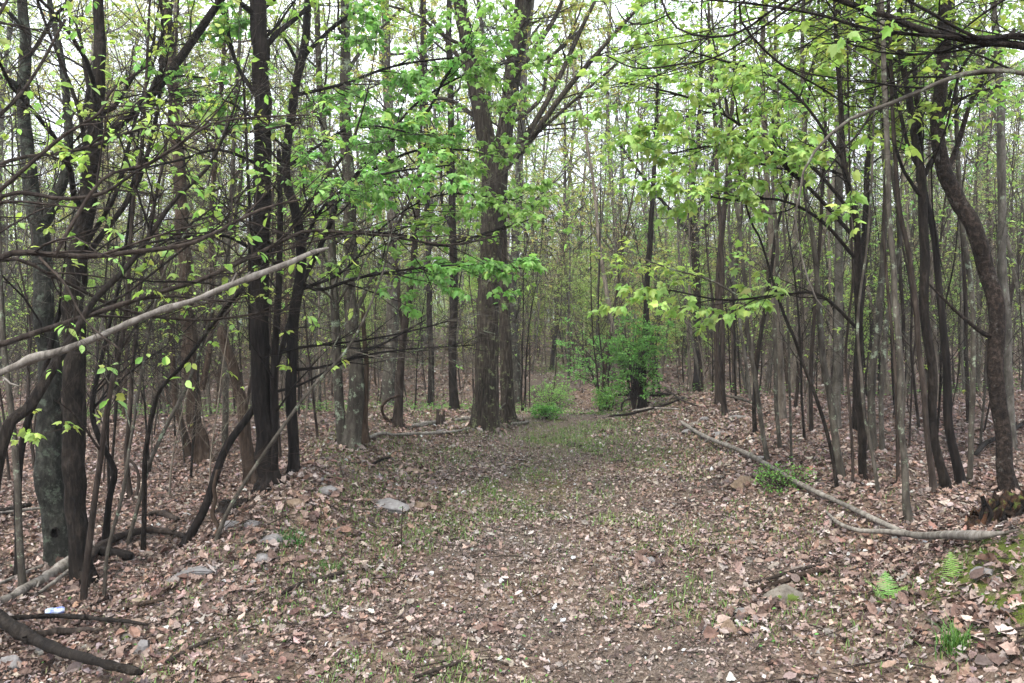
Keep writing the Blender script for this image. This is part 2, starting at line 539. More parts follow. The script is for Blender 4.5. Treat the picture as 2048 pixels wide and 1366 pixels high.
def roundleaf(curl, bend, seed):
    r = np.random.default_rng(seed)
    xs = np.array([0, .25, .6, 1.0]); ws = np.array([.02, .27, .3, .0]) * r.uniform(.7, 1.2, 4)
    v = [(x - .5, 0, bend * (x - .5) ** 2 + r.normal(0, .02)) for x in xs]
    v += [(x - .5, w, curl * w + bend * (x - .5) ** 2 + r.normal(0, .03)) for x, w in zip(xs, ws)]
    v += [(x - .5, -w, curl * w + bend * (x - .5) ** 2 + r.normal(0, .03)) for x, w in zip(xs, ws)]
    f = []
    for k in range(3):
        f += [(k, k + 1, 4 + k + 1, 4 + k), (k, 8 + k, 8 + k + 1, k + 1)]
    return np.array(v), np.array(f)

OAKS = [oakleaf(c, b, s, l) for s, (c, b, l) in enumerate([(.5, .5, 1), (-.6, -.5, 1), (.9, -.2, .9), (-.3, .8, 1), (.2, -.9, .4), (.9, .9, 0), (-.8, .1, .1), (.3, .3, .6)])]
RNDS = [roundleaf(c, b, s) for s, (c, b) in enumerate([(.5, .4), (-.5, -.3), (.8, -.4), (-.3, .7), (.2, -.8), (1.0, .2)])]
LC = np.array([(.20, .135, .104), (.25, .185, .148), (.13, .08, .06), (.19, .106, .071), (.22, .178, .156), (.07, .044, .035), (.32, .265, .235), (.17, .13, .115), (.13, .075, .056)])
LC = (LC * .8 + LC.mean(1, keepdims=True) * np.array([[.23, .20, .20]])) * 1.06
LW = np.array([.19, .14, .15, .11, .09, .14, .04, .08, .06]); LW /= LW.sum()

lr_ = rs('litter')
lit = MB()
def scatter(y0, y1, dens, temps, s0, s1, zs=.02, xw=.68, tilt=.42, x0=1.2):
    area_w = lambda y: 2 * (xw * y + x0)
    n = int(dens * (y1 - y0) * area_w((y0 + y1) / 2))
    y = lr_.uniform(y0, y1, int(n * 1.3)); x = lr_.uniform(-1, 1, len(y)) * (xw * y1 + x0)
    k = np.abs(x) < xw * y + x0
    x, y = x[k], y[k]
    m = litter_mask(x, y) * (.75 + .35 * np.sin(bumps(x * 2.5, y * 2.5, 2, 8) * 1.5))
    k = lr_.uniform(0, 1, len(x)) < np.clip(m + (.25 if s1 <= .05 else 0), .10, 1)
    x, y = x[k], y[k]
    n = len(x)
    trk = np.exp(-((x - .05 - .05 * y) / 1.15) ** 2)
    sz = (lr_.uniform(0, 1, n) ** 1.6 * (s1 - s0) + s0) * (1 - .32 * trk) * .92
    e = .03
    z0 = gz(x, y); dx = (gz(x + e, y) - z0) / e; dy = (gz(x, y + e) - z0) / e
    Nn = nrm(np.stack([-dx, -dy, np.ones(n)], 1) + lr_.normal(0, tilt, (n, 3)))
    a = lr_.uniform(0, 6.283, n)
    Xd = np.stack([np.cos(a), np.sin(a), np.zeros(n)], 1)
    Xd = Xd - (Xd * Nn).sum(1, keepdims=True) * Nn
    pos = np.stack([x, y, z0 + .004 + lr_.uniform(0, zs, n) + sz * .05], 1)
    c = LC[lr_.choice(len(LC), n, p=LW)] * lr_.lognormal(-.05, .24, (n, 1)) * lr_.normal(1, .04, (n, 3))
    c = c * (1 - trk[:, None]) + (c * .75 + c.mean(1, keepdims=True) * np.array([.36, .35, .32])) * trk[:, None]
    which = lr_.integers(0, len(temps), n)
    for t, tm in enumerate(temps):
        q = which == t
        if q.sum():
            v, f = instance(tm, pos[q], Xd[q], Nn[q], sz[q])
            lit.add(v, f, 0, np.repeat(np.clip(c[q], .02, .36), len(tm[0]), 0), smooth=False)
scatter(2.3, 7, 500, OAKS, .04, .105, .025)
scatter(2.3, 7, 2600, RNDS, .008, .045, .02, tilt=.55)
scatter(7, 13, 360, OAKS[3:] + RNDS, .04, .10, .025)
scatter(7, 13, 1500, RNDS, .015, .05, .02, tilt=.55)
scatter(13, 22, 420, RNDS, .04, .10, .025)
scatter(22, 42, 90, RNDS, .08, .16, .04)

# twiglets and grit among the litter
tw = MB()
n = 3600
y = 2.8 + 14 * lr_.uniform(0, 1, n) ** 1.4; x = lr_.uniform(-1, 1, n) * (.66 * y + .5)
a = lr_.uniform(0, 6.28, n); Ln = .03 + .25 * lr_.uniform(0, 1, n) ** 2.2
p0 = np.stack([x, y, gz(x, y) + .025], 1)
d = np.stack([np.cos(a), np.sin(a), 0 * a], 1) * Ln[:, None]
mid = p0 + d / 2 + lr_.normal(0, .012, (n, 3)); p1 = p0 + d
mid[:, 2] = gz(mid[:, 0], mid[:, 1]) + .028; p1[:, 2] = gz(p1[:, 0], p1[:, 1]) + .02
v, f = tubes(np.stack([p0, mid, p1], 1), np.stack([Ln * .012 + .001] * 2 + [Ln * .004 + .0006], 1), 4)
tw.add(v, f)
tag(tw.build('twig_debris', BARK['brown']), 'tiny broken twigs scattered through the dead leaves', 'twigs', kind='stuff')

# grass and small weeds on the path and banks
gr = rs('grass'); gm = MB()
def tuft_blades(mb, rng, cx, cy, n, rad, h0, h1, cols, wd=.004, lean=1.3):
    x = cx + rng.normal(0, 1, n) * rad; y = cy + rng.normal(0, 1, n) * rad
    h = rng.uniform(h0, h1, n); a = rng.uniform(0, 6.28, n)
    dv = np.stack([np.cos(a), np.sin(a), 0 * a], 1); sd = np.stack([-np.sin(a), np.cos(a), 0 * a], 1) * wd
    b = np.stack([x, y, gz(x, y)], 1)
    ln = rng.uniform(.1, lean, n)[:, None] * h[:, None]
    m = b + dv * ln * .35 + np.array([0, 0, 1.]) * h[:, None] * .6
    t = b + dv * ln + np.array([0, 0, 1.]) * h[:, None] * .93
    v = np.stack([b - sd, b + sd, m + sd * .8, m - sd * .8, t], 1).reshape(-1, 3)
    k = np.arange(n)[:, None] * 5
    c = np.repeat(np.array(cols)[rng.integers(0, len(cols), n)] * rng.lognormal(0, .2, (n, 1)), 5, 0)
    mb.add(v, k + np.array([0, 1, 2, 3]), 0, c); mb.add(v[:0], np.zeros((0, 4), int))
    mb.f.append((k + np.array([3, 2, 4]) + mb.n - len(v), 0, True))
GC = [(.09, .17, .04), (.12, .21, .05), (.18, .20, .08), (.07, .14, .03)]
spots = [(590, 1080, 60, .16), (650, 1135, 40, .15), (935, 925, 40, .15), (955, 870, 30, .1), (900, 1060, 40, .12), (960, 1005, 50, .2),
         (700, 960, 90, .3), (760, 960, 90, .3), (620, 1000, 60, .25), (840, 980, 60, .25), (1190, 990, 60, .2), (1150, 1010, 50, .2),
         (1100, 900, 140, .5), (1180, 905, 140, .5), (1060, 880, 120, .4), (1250, 890, 100, .5), (1330, 870, 90, .4), (1230, 860, 90, .4),
         (1100, 860, 120, .5), (780, 870, 90, .5), (850, 860, 110, .5), (910, 850, 100, .4), (740, 900, 60, .3), (1120, 1090, 40, .15),
         (1050, 1180, 30, .12), (1220, 1130, 40, .2), (1380, 870, 60, .3), (1420, 900, 60, .3), (1730, 1000, 30, .2), (1190, 1230, 8, .02),
         (950, 1330, 14, .04), (1490, 830, 80, .4), (640, 870, 60, .4), (560, 880, 40, .3), (100, 1085, 40, .15), (510, 1160, 15, .1)]
for px, py, nn, rd in spots:
    D = hit(px, py)
    tuft_blades(gm, gr, (px - CX) / F * D, D, int(nn * 2.0), rd * 1.5, .02, .06 if D < 8 else .09, GC, .002 if D < 8 else .003)
n = 36000
y = 3 + 16 * gr.uniform(0, 1, n) ** 1.3; x = .07 * y - .35 + gr.normal(0, 1.2, n)
q = (bumps(x * 2 + 3, y * 2, 2, 9) > .15)
xx, yy = x[q], y[q]
for k in range(0, len(xx), 3):
    tuft_blades(gm, gr, xx[k], yy[k], 6, .05, .012, .055, GC, .0018 + .0002 * yy[k])
# broad weed leaves
n = 1500
y = 3 + 12 * gr.uniform(0, 1, n) ** 1.3; x = .06 * y - .4 + gr.normal(0, 1.5, n)
a = gr.uniform(0, 6.28, n)
v, f = instance(TM['ovate'], np.stack([x, y, gz(x, y) + .03], 1), np.stack([np.cos(a), np.sin(a), .3 + 0 * a], 1), nrm(np.array([0, 0, 1.]) + gr.normal(0, .3, (n, 3))), gr.uniform(.010, .028, n))
gm.add(v, f, 0, np.repeat(leafcol(gr, 'deep', n) * .7, 8, 0))
tag(gm.build('path_grass', GRASS), 'thin green grass and tiny weeds coming up through the leaves on the path', 'grass', kind='stuff')

gc_ = rs('cover'); n = 60000
y = 14 + 26 * gc_.uniform(0, 1, n); x = gc_.uniform(-1, 1, n) * (.66 * y + 1)
q = bumps(x * .8 + 2, y * .8, 0, 8) > .6 - 1.6 * sm((y - 16) / 16) + gc_.normal(0, .8, n)
x, y = x[q], y[q]; n = len(x); a = gc_.uniform(0, 6.28, n)
v, f = instance(TM['diamond'], np.stack([x, y, gz(x, y) + gc_.uniform(.02, .22, n)], 1), np.stack([np.cos(a), np.sin(a), .2 + 0 * a], 1), nrm(np.array([0, 0, 1.]) + gc_.normal(0, .5, (n, 3))), gc_.uniform(.03, .07, n))
cm = MB(); cm.add(v, f, 0, np.repeat(leafcol(gc_, 'fresh', n) * .7, 4, 0), smooth=False)
tag(cm.build('ground_cover', LEAF), 'patchy low green cover on the forest floor beyond the crest', 'ground cover', kind='stuff')

BASES = []
# ------------------------------------------------------------------ trees
def name_mult(kind):
    return kind not in ('slender_sapling', 'tall_tree', 'twiggy_sapling', 'leafy_shrub', 'seedling', 'thin_whip')

def make_tree(kind, label, cat, rows, limbs=(), bk='brown', leaf='trefoil', pal='spring', lsize=.07,
              nb=10, blen=(.8, 2.), bang=(.5, 1.1), n2=7, n3=6, leaves=300, up=.03, b0=.3, b1=1., k=12, flat=.3,
              furrow=0, wob=None, group=None, hole=False, tlen=(.12, .4), brk=False, stems=()):
    """rows: trunk control rows (x,y,z,r); limbs: list of (rows, leafy)"""
    rng = rs(label)
    base = np.array(rows[0][:3]); base[2] = float(gz(base[0], base[1]))
    root = empty(kind, tuple(base))
    tag(root, label, cat, group)
    if abs(base[0]) < 12 and 2 < base[1] < 17 and abs(base[0]) + base[1] > 1: BASES.append((base[0], base[1], rows[0][3]))
    rows = [list(r) for r in rows]
    rows.insert(0, [rows[0][0] - (rows[1][0] - rows[0][0]) * .05, rows[0][1], rows[0][2] - .15, rows[0][3] * 1.1])
    hgt = rows[-1][2] - rows[0][2]
    if wob is None: wob = .45 if rows[1][3] < .045 else .22
    n = int(np.clip(hgt / .07, 20, 150)) if k < 20 else 260
    c = smooth_curve(rows, n, rng, wob)
    zz = c[:, 2] - base[2]
    c[:, 3] *= 1 + (.12 if c[0, 3] > .15 else .3) * np.exp(-np.clip(zz, 0, 9) / (.04 + .8 * c[0, 3])) + np.convolve(rng.normal(0, .035, n + 6), np.ones(7) / 7, 'valid')
    if brk:
        c[-1, 3] *= .35
    a = np.arange(k) * 2 * math.pi / k
    R = c[None, :, 3, None] * np.ones((1, n, k))
    ph = rng.uniform(0, 6, 6)
    lump = sum(.035 * np.sin((j + 1) * a[None] + ph[j] + zz[:, None] * (.7 + .4 * j)) for j in range(3))
    flare = np.exp(-np.clip(zz, 0, 9) / (2.2 * c[0, 3]))[:, None]
    R = R * (1 + lump + .22 * flare * np.sin(a[None] * 4 + ph[3] + .4 * np.sin(a[None] * 2)))[None]
    if furrow:
        wv = a[None] * furrow + 1.6 * np.sin(zz[:, None] * 2.3 + a[None] * 3) + 1.1 * np.sin(zz[:, None] * 5.1 + a[None] * 7 + 1)
        ridge = np.abs(np.sin(wv)) ** .6 + .25 * np.sin(zz[:, None] * 19 + a[None] * 11)
        R = R + .013 * (ridge - .6)[None]
    tm = MB(); v, f = tubes(c[None, :, :3], R, k)
    tm.add(v, f)
    ncap = (n - 1) * k
    cap = len(v); tm.add(c[-1:, :3] + [[0, 0, .3 * c[-1, 3]]], np.zeros((0, 3), int))
    j = np.arange(k); tm.f.append((np.stack([ncap + j, ncap + (j + 1) % k, np.full(k, cap)], 1), 0, True))
    if brk:
        for q in range(7):
            aa = rng.uniform(0, 6.28); rr0 = c[-2, 3] * .6
            s0 = c[-2, :3] + [math.cos(aa) * rr0, math.sin(aa) * rr0, -.05]
            s1 = s0 + [rng.normal(0, .01), rng.normal(0, .01), rng.uniform(.06, .22)]
            v, f = tubes(np.array([[s0, (s0 + s1) / 2, s1]]), np.array([[.25, .18, .02]]) * c[-2, 3] * 1.2, 5)
            tm.add(v, f)
    tm.build('trunk', BARK[bk], root, base)
    if hole:
        hb_ = MB(); hx, hy, hz, hr_ = hole
        aa = np.linspace(0, 2 * math.pi, 15)[:-1]
        rim = np.stack([hx + hr_ * np.cos(aa) * .8, hy + 0 * aa + .004 * np.sin(aa * 3), hz + hr_ * 1.2 * np.sin(aa)], 1)
        inn = rim * 1.0; inn[:, 1] += .05; inn[:, [0, 2]] = (inn[:, [0, 2]] - [hx, hz]) * .6 + [hx, hz]
        out = rim.copy(); out[:, [0, 2]] = (out[:, [0, 2]] - [hx, hz]) * 1.25 + [hx, hz]; out[:, 1] += .012
        vv = np.vstack([out, rim - [0, .012, 0], rim + [0, .006, 0], inn, [[hx, hy + .06, hz]]])
        ff = []
        for ring in range(3):
            for q in range(14):
                q2 = (q + 1) % 14
                ff.append((ring * 14 + q, ring * 14 + q2, ring * 14 + 14 + q2, ring * 14 + 14 + q))
        hb_.add(vv, ff, 0); hb_.f.append((np.array([(42 + q, 42 + (q + 1) % 14, 56) for q in range(14)]), 0, True))
        hb_.build('hollow', BARK['black'], root, base)
    Ps, Rs = [], []
    cr = MB()
    lp = []
    for item in limbs:
        lrows, leafy = item[0], item[1]
        nl = 26
        lc = smooth_curve(lrows, nl, rng, .35)
        lm = MB(); v, f = tubes(lc[None, :, :3], lc[None, :, 3], 8)
        lm.add(v, f); lm.build('limb', BARK[item[2] if len(item) > 2 else bk], root, base)
        Ln = np.linalg.norm(np.diff(lc[:, :3], axis=0), axis=1).sum()
        if leafy < 0: continue
        ns = int(2 + Ln * 5)
        P2, R2 = grow(rng, lc[None, :, :3], lc[None, :, 3], ns, .15, 1, .4, 1.1, .15 * Ln + .1, .35 * Ln + .15, 6, .16, .02, .6, .012, flat)
        P3_, R3 = grow(rng, P2, R2, 5, .2, 1, .4, 1.0, .15, .45, 4, .18, 0, .6, .012, flat)
        for P_, R_, kk in ((P2, R2, 4), (P3_, R3, 3)):
            v, f = tubes(P_, R_, kk); cr.add(v, f, 0)
        if leafy > 0:
            put_leaves(cr, rng, np.concatenate([P3_, P2[:, -4:]]), int(leafy * Ln * 2.4), lsize * .9, leaf, pal, droop=.45)
    if nb > 0:
        tp = c[None, :, :3]; tr_ = c[None, :, 3]
        P1, R1 = grow(rng, tp, tr_, nb, b0, b1, bang[0], bang[1], blen[0], blen[1], 9, .16, up, .45, .014, 0)
        P2, R2 = grow(rng, P1, R1, n2, .15, 1, .4, 1.1, blen[0] * .35, blen[1] * .4, 6, .18, up * .6, .65, .012, flat)
        P3_, R3 = grow(rng, P2, R2, n3, .1, 1, .4, 1.1, tlen[0], tlen[1], 4, .2, 0, .7, .012, flat)
        for P_, R_, kk in ((P1, R1, 6), (P2, R2, 4), (P3_, R3, 3)):
            v, f = tubes(P_, np.maximum(R_, .0011), kk); cr.add(v, f, 0)
        put_leaves(cr, rng, P3_, int(leaves * (1.5 if name_mult(kind) else 1)), lsize, leaf, pal)
    if cr.v:
        cr.build('crown', [BARK[bk], LEAF], root, base)
    return root

def px_tree(kind, label, cat, pts, limbs=(), D=None, ext=4., lean=0., **kw):
    """pts: (px, py, width_px) measured from the base up; limbs: (pts, depth change, leaves per metre)"""
    D0 = hit(pts[0][0], pts[0][1]) if D is None else D
    hp = max(1., pts[0][1] - pts[-1][1])
    rows = []
    for px, py, w in pts:
        d = D0 + lean * (pts[0][1] - py) / hp
        p = P3(px, py, d); rows.append([*p, w * .5 / F * d])
    if D is not None:
        rows[0][2] = float(gz(rows[0][0], rows[0][1]))
    if ext > 0:
        a = np.array(rows[-2][:3]); b = np.array(rows[-1][:3]); t = nrm(b - a)
        t = nrm(t * .6 + np.array([0, 0, .5])); r = rows[-1][3]
        rng = rs(label + 'x')
        for q in range(1, 4):
            b = b + t * ext / 3; t = nrm(t + rng.normal(0, .08, 3))
            rows.append([*b, r * (1 - .27 * q)])
    L3 = []
    for lb in limbs:
        lp, dD, leafy = lb[:3]
        d0 = D0 + lean * (pts[0][1] - lp[0][1]) / hp
        L3.append(([[*P3(x, y, d0 + dD * k / (len(lp) - 1)), w * .5 / F * (d0 + dD * k / (len(lp) - 1))] for k, (x, y, w) in enumerate(lp)], leafy) + tuple(lb[3:]))
    return make_tree(kind, label, cat, rows, L3, **kw)

# ---- left side, near
px_tree('hollow_tree', 'thick rotting lichen-grey trunk with a small round hole near its foot, far left', 'tree',
        [(125, 1125, 50), (118, 1060, 52), (105, 950, 52), (100, 800, 46), (93, 650, 40), (85, 500, 36), (66, 390, 30), (55, 300, 24), (48, 180, 22), (50, 80, 20), (45, 0, 18)],
        [([(88, 450, 24), (110, 400, 22), (130, 350, 20), (138, 280, 18), (133, 180, 15), (118, 90, 13), (100, 0, 11)], .2, 12),
         ([(50, 190, 12), (20, 160, 9), (-40, 140, 6)], -.3, 14)],
        bk='lichen', k=28, nb=8, leaf='ovate', lsize=.075, leaves=200, hole=(-3.18, 5.83, .12, .028), lean=.15)
px_tree('dark_tree', 'dark smooth trunk standing just in front of the grey hollow trunk', 'tree',
        [(172, 1165, 38), (163, 1105, 36), (150, 950, 40), (143, 825, 42), (150, 700, 40), (156, 550, 38), (170, 450, 34), (178, 375, 32), (190, 290, 30), (199, 100, 23), (196, 0, 20)],
        [([(195, 300, 19), (225, 262, 19), (300, 190, 18), (370, 100, 17), (440, 0, 15), (500, -90, 12)], .3, 22),
         ([(165, 520, 14), (195, 480, 12), (265, 385, 10), (300, 285, 9), (320, 180, 8), (325, 40, 7)], .3, 12),
         ([(180, 340, 9), (150, 200, 8), (100, 70, 6), (70, -10, 5)], -.3, 16),
         ([(300, 190, 9), (330, 110, 8), (345, 10, 6)], .5, 16)],
        bk='dark', k=20, nb=10, leaf='maple', lsize=.075, leaves=220)
px_tree('thin_tree', 'thin grey stem nearest the left edge, foot left of the hollow trunk', 'tree',
        [(45, 1183, 13), (40, 1050, 13), (25, 869, 12), (10, 720, 11), (2, 600, 10), (-5, 450, 9)], bk='grey', nb=5, leaves=30, ext=2)
px_tree('thin_tree', 'black thin stem close behind the leftmost grey stem', 'tree',
        [(32, 1160, 14), (34, 1040, 15), (36, 936, 14), (54, 850, 13), (80, 775, 12), (100, 700, 11), (120, 620, 10), (170, 500, 9), (230, 390, 8)], bk='black', nb=7, leaves=30, ext=2)
px_tree('leaning_tree', 'stout dark grey stem leaning in from the left edge across the hollow trunk', 'tree',
        [(-60, 960, 24), (0, 903, 22), (56, 813, 22), (112, 723, 19), (151, 667, 15), (190, 600, 13), (265, 520, 11), (350, 400, 9), (420, 330, 7)], D=4.4, lean=.8, bk='dark', nb=9, b0=.4, leaves=50, leaf='ovate', lsize=.065, ext=1)
px_tree('thin_tree', 'thin straight grey stem directly right of the dark front trunk', 'tree',
        [(168, 1208, 13), (180, 1060, 12), (196, 936, 11), (213, 824, 10), (235, 712, 9), (252, 620, 9), (262, 500, 8), (268, 390, 7), (285, 250, 6)],
        [([(200, 900, 5), (150, 830, 4), (110, 800, 3)], -.5, 26), ([(235, 712, 5), (280, 640, 4), (340, 560, 3)], .2, 12)], bk='brown', nb=8, leaf='maple', lsize=.085, leaves=30, b0=.5)
px_tree('thin_tree', 'slender stem second right of the dark front trunk, bending right', 'tree',
        [(208, 1205, 7), (216, 1105, 7), (247, 980, 7), (262, 880, 6), (290, 700, 5), (330, 540, 5), (400, 420, 4)], bk='grey', nb=7, leaves=30, leaf='maple', ext=1)
px_tree('thin_tree', 'crooked black stem rising from the curved root behind the dark front trunk', 'tree',
        [(207, 1090, 14), (218, 1000, 12), (230, 950, 12), (225, 925, 11), (195, 860, 11), (185, 800, 10), (205, 700, 8), (240, 560, 7)], bk='black', nb=9, leaves=40, ext=2)
px_tree('thin_tree', 'straight dark pole with feet among leaves left of the leaning black stem', 'tree',
        [(286, 1105, 10), (289, 936, 10), (297, 870, 9), (306, 824, 9), (320, 779, 8), (365, 729, 8), (437, 634, 7), (500, 560, 7), (580, 460, 6), (650, 360, 6), (700, 290, 5)], bk='dark', nb=9, leaves=60, leaf='ovate', b0=.35, ext=1)
px_tree('thin_tree', 'lightly leaning grey stem crossing behind the straight dark pole', 'tree',
        [(255, 1100, 8), (275, 1020, 8), (300, 930, 8), (335, 850, 8), (375, 770, 7), (420, 640, 6), (455, 500, 6), (480, 380, 5)], bk='grey', nb=9, leaves=50, leaf='ovate', ext=1)
px_tree('leaning_tree', 'black leaning stem curving right from the end of the curved root', 'tree',
        [(365, 1099, 16), (395, 1045, 16), (415, 1004, 16), (449, 903, 15), (493, 835, 14), (520, 790, 13), (560, 700, 12), (600, 580, 11), (650, 470, 10), (690, 380, 9), (760, 300, 8), (850, 230, 7)],
        [([(560, 700, 7), (640, 690, 5), (730, 680, 4), (830, 660, 3), (905, 640, 3)], .4, 0), ([(520, 790, 7), (600, 770, 5), (700, 720, 4), (800, 700, 3), (950, 690, 2)], .3, 0),
         ([(690, 380, 7), (760, 330, 6), (840, 300, 5), (940, 300, 4)], .4, 160), ([(760, 300, 6), (830, 210, 5), (930, 150, 4), (1040, 120, 3)], .6, 170),
         ([(640, 480, 7), (700, 465, 6), (800, 470, 5), (880, 492, 4), (960, 470, 3), (1090, 430, 2)], .5, 26),
         ([(600, 580, 7), (690, 540, 5), (770, 450, 4), (880, 390, 3), (1030, 400, 3)], .7, 190)],
        bk='black', k=14, nb=8, leaves=500, leaf='maple', pal='fresh', lsize=.075, b0=.5, flat=.65, lean=.8, ext=1)
px_tree('twisted_vine', 'short twisted rust-brown stem snaking up beside the leaning black stem', 'vine',
        [(420, 1085, 8), (436, 1060, 9), (425, 1030, 9), (432, 1000, 8), (428, 975, 7), (434, 940, 5)], bk='rust', nb=2, blen=(.2, .4), leaves=0, ext=0)
px_tree('thin_tree', 'thin leaning pole with its foot at the pale slab left of the path', 'tree',
        [(432, 1085, 8), (450, 1035, 8), (480, 980, 7), (540, 890, 7), (620, 780, 6), (700, 690, 5), (760, 560, 4)], bk='grey', nb=7, leaves=30, ext=1)
px_tree('thin_tree', 'dark pole in the litter between hollow trunk and shaggy trunk', 'tree',
        [(258, 997, 11), (252, 914, 9), (258, 850, 9), (262, 790, 8), (275, 640, 8), (300, 450, 7), (330, 300, 6), (350, 100, 5)],
        [([(252, 914, 6), (275, 940, 6), (277, 990, 7)], -.1, -1)], bk='brown', nb=12, leaves=120, leaf='ovate')
px_tree('shaggy_tree', 'shaggy reddish brown trunk with a leaning twin at its foot, left background', 'tree',
        [(404, 925, 36), (396, 880, 32), (387, 824, 30), (378, 684, 30), (370, 560, 28), (362, 400, 25), (350, 250, 22), (340, 100, 18), (330, 0, 16)],
        [([(383, 912, 20), (368, 860, 15), (352, 800, 13), (345, 700, 11), (330, 560, 9), (300, 400, 7)], .1, 20),
         ([(405, 780, 14), (418, 700, 12), (424, 560, 11), (425, 400, 10), (440, 200, 9), (452, 20, 7)], .2, 16)], bk='rust', k=20, nb=16, leaves=300)
px_tree('broken_snag', 'broken-topped leaning brown snag between shaggy and black trunks', 'snag',
        [(508, 972, 28), (495, 890, 26), (488, 835, 24), (477, 780, 23), (465, 729, 22), (452, 690, 21), (441, 652, 20)], bk='rust', k=18, nb=3, b0=.5, blen=(.2, .5), leaves=0, ext=0, brk=True)
px_tree('black_tree', 'thickest black trunk left of the path, ivy stems clinging to it', 'tree',
        [(535, 978, 40), (533, 930, 37), (527, 850, 36), (521, 700, 35), (521, 560, 34), (524, 400, 34), (525, 250, 33), (520, 120, 34), (515, 0, 32)],
        [([(552, 965, 18), (548, 850, 16), (546, 760, 15), (553, 660, 15), (560, 560, 13), (562, 440, 12), (556, 300, 9)], -.1, 10),
         ([(502, 700, 6), (498, 560, 6), (500, 430, 6), (494, 300, 6), (488, 160, 5)], -.3, -1),
         ([(510, 500, 8), (440, 470, 6), (330, 480, 5), (240, 500, 4)], -1.2, 26), ([(520, 200, 10), (470, 120, 8), (445, 0, 7)], .3, 40),
         ([(520, 330, 8), (440, 300, 6), (360, 320, 5), (270, 340, 4)], -1.6, 30)],
        bk='black', k=24, nb=14, leaves=700, leaf='maple', pal='spring', b0=.35)
px_tree('black_tree', 'slim black trunk with a kink, right of the thickest black trunk', 'tree',
        [(588, 952, 24), (586, 900, 21), (583, 800, 22), (586, 650, 22), (602, 520, 21), (592, 420, 20), (576, 370, 19), (572, 300, 18), (590, 180, 17), (608, 90, 16), (616, 0, 15)],
        [([(596, 560, 9), (640, 580, 7), (720, 555, 6), (850, 535, 4), (960, 530, 3), (1075, 540, 3)], .6, 190),
         ([(580, 330, 8), (640, 290, 6), (720, 250, 5), (840, 270, 3)], .3, 230), ([(602, 120, 10), (660, 60, 8), (730, 10, 6)], .5, 150),
         ([(573, 300, 7), (520, 250, 5), (450, 200, 4), (380, 190, 3)], -.6, 130), ([(600, 500, 8), (660, 400, 6), (760, 350, 5), (900, 330, 3)], -.4, 190),
         ([(590, 190, 8), (680, 170, 6), (800, 130, 5), (960, 110, 3)], .8, 200), ([(600, 130, 8), (560, 70, 6), (500, 60, 4)], -.3, 180),
         ([(586, 740, 7), (660, 730, 5), (760, 690, 4), (850, 640, 3)], .2, 0)],
        bk='black', k=16, nb=10, leaves=500, leaf='maple', pal='fresh', lsize=.08, flat=.7, b0=.5, lean=.4)
px_tree('grey_maple', 'grey double-trunked maple with ringed bark at the left edge of the path', 'tree',
        [(707, 893, 36), (710, 840, 33), (712, 750, 31), (705, 680, 28), (700, 600, 26), (702, 480, 26), (696, 350, 24), (692, 230, 22), (690, 100, 19), (692, 0, 17)],
        [([(690, 892, 24), (680, 830, 20), (674, 750, 19), (672, 680, 18), (668, 600, 18), (662, 500, 17), (656, 330, 15), (642, 180, 13), (635, 0, 11)], -.1, 40),
         ([(726, 885, 20), (731, 820, 12), (734, 740, 10), (729, 680, 9), (727, 612, 8)], 0, -1, 'rust'),
         ([(705, 640, 11), (735, 575, 9), (762, 520, 8), (800, 440, 7), (860, 330, 5)], .4, 60),
         ([(698, 400, 9), (660, 330, 7), (600, 300, 6)], .3, 60), ([(690, 150, 9), (740, 80, 7), (800, 20, 5)], .5, 140)],
        bk='grey', k=20, nb=14, leaves=800, leaf='trefoil', pal='spring', b0=.5)
px_tree('vine_tree', 'grey-brown trunk with a looping vine at its foot, left of the small stump', 'tree',
        [(795, 855, 20), (797, 800, 17), (800, 740, 15), (806, 690, 14), (815, 620, 13), (822, 560, 12), (835, 430, 11), (840, 300, 10)],
        [([(788, 850, 6), (770, 835, 6), (764, 815, 6), (775, 800, 6), (798, 790, 5)], -.2, -1, 'rust'),
         ([(812, 690, 7), (800, 620, 7), (795, 540, 6), (780, 440, 5)], .2, 14)], bk='brown', nb=14, leaves=300, pal='pale')
px_tree('grey_tree', 'broad pale grey trunk standing behind the looping vine', 'tree',
        [(775, 845, 28), (778, 780, 25), (782, 690, 24), (786, 600, 24), (785, 450, 22), (780, 300, 20), (775, 150, 18), (770, 0, 16)], D=17.5, bk='grey', k=16, nb=20, blen=(1.2, 3), leaves=1600, leaf='diamond', lsize=.09, pal='yellow')
px_tree('dark_tree', 'narrow dark trunk left of the blackened far trunk, in the hollow', 'tree',
        [(862, 815, 15), (862, 740, 12), (860, 650, 12), (858, 500, 11), (852, 330, 10), (850, 150, 9)], bk='dark', nb=16, blen=(1, 2.4), leaves=900, leaf='diamond', lsize=.08, pal='pale')
px_tree('dark_tree', 'blackened far trunk with a wide foot beyond the small stump', 'tree',
        [(908, 824, 22), (907, 770, 18), (906, 700, 17), (907, 600, 16), (905, 450, 15), (902, 250, 14), (898, 80, 12)], bk='dark', k=14, nb=18, blen=(1.2, 3), leaves=1500, leaf='diamond', lsize=.09, pal='yellow')
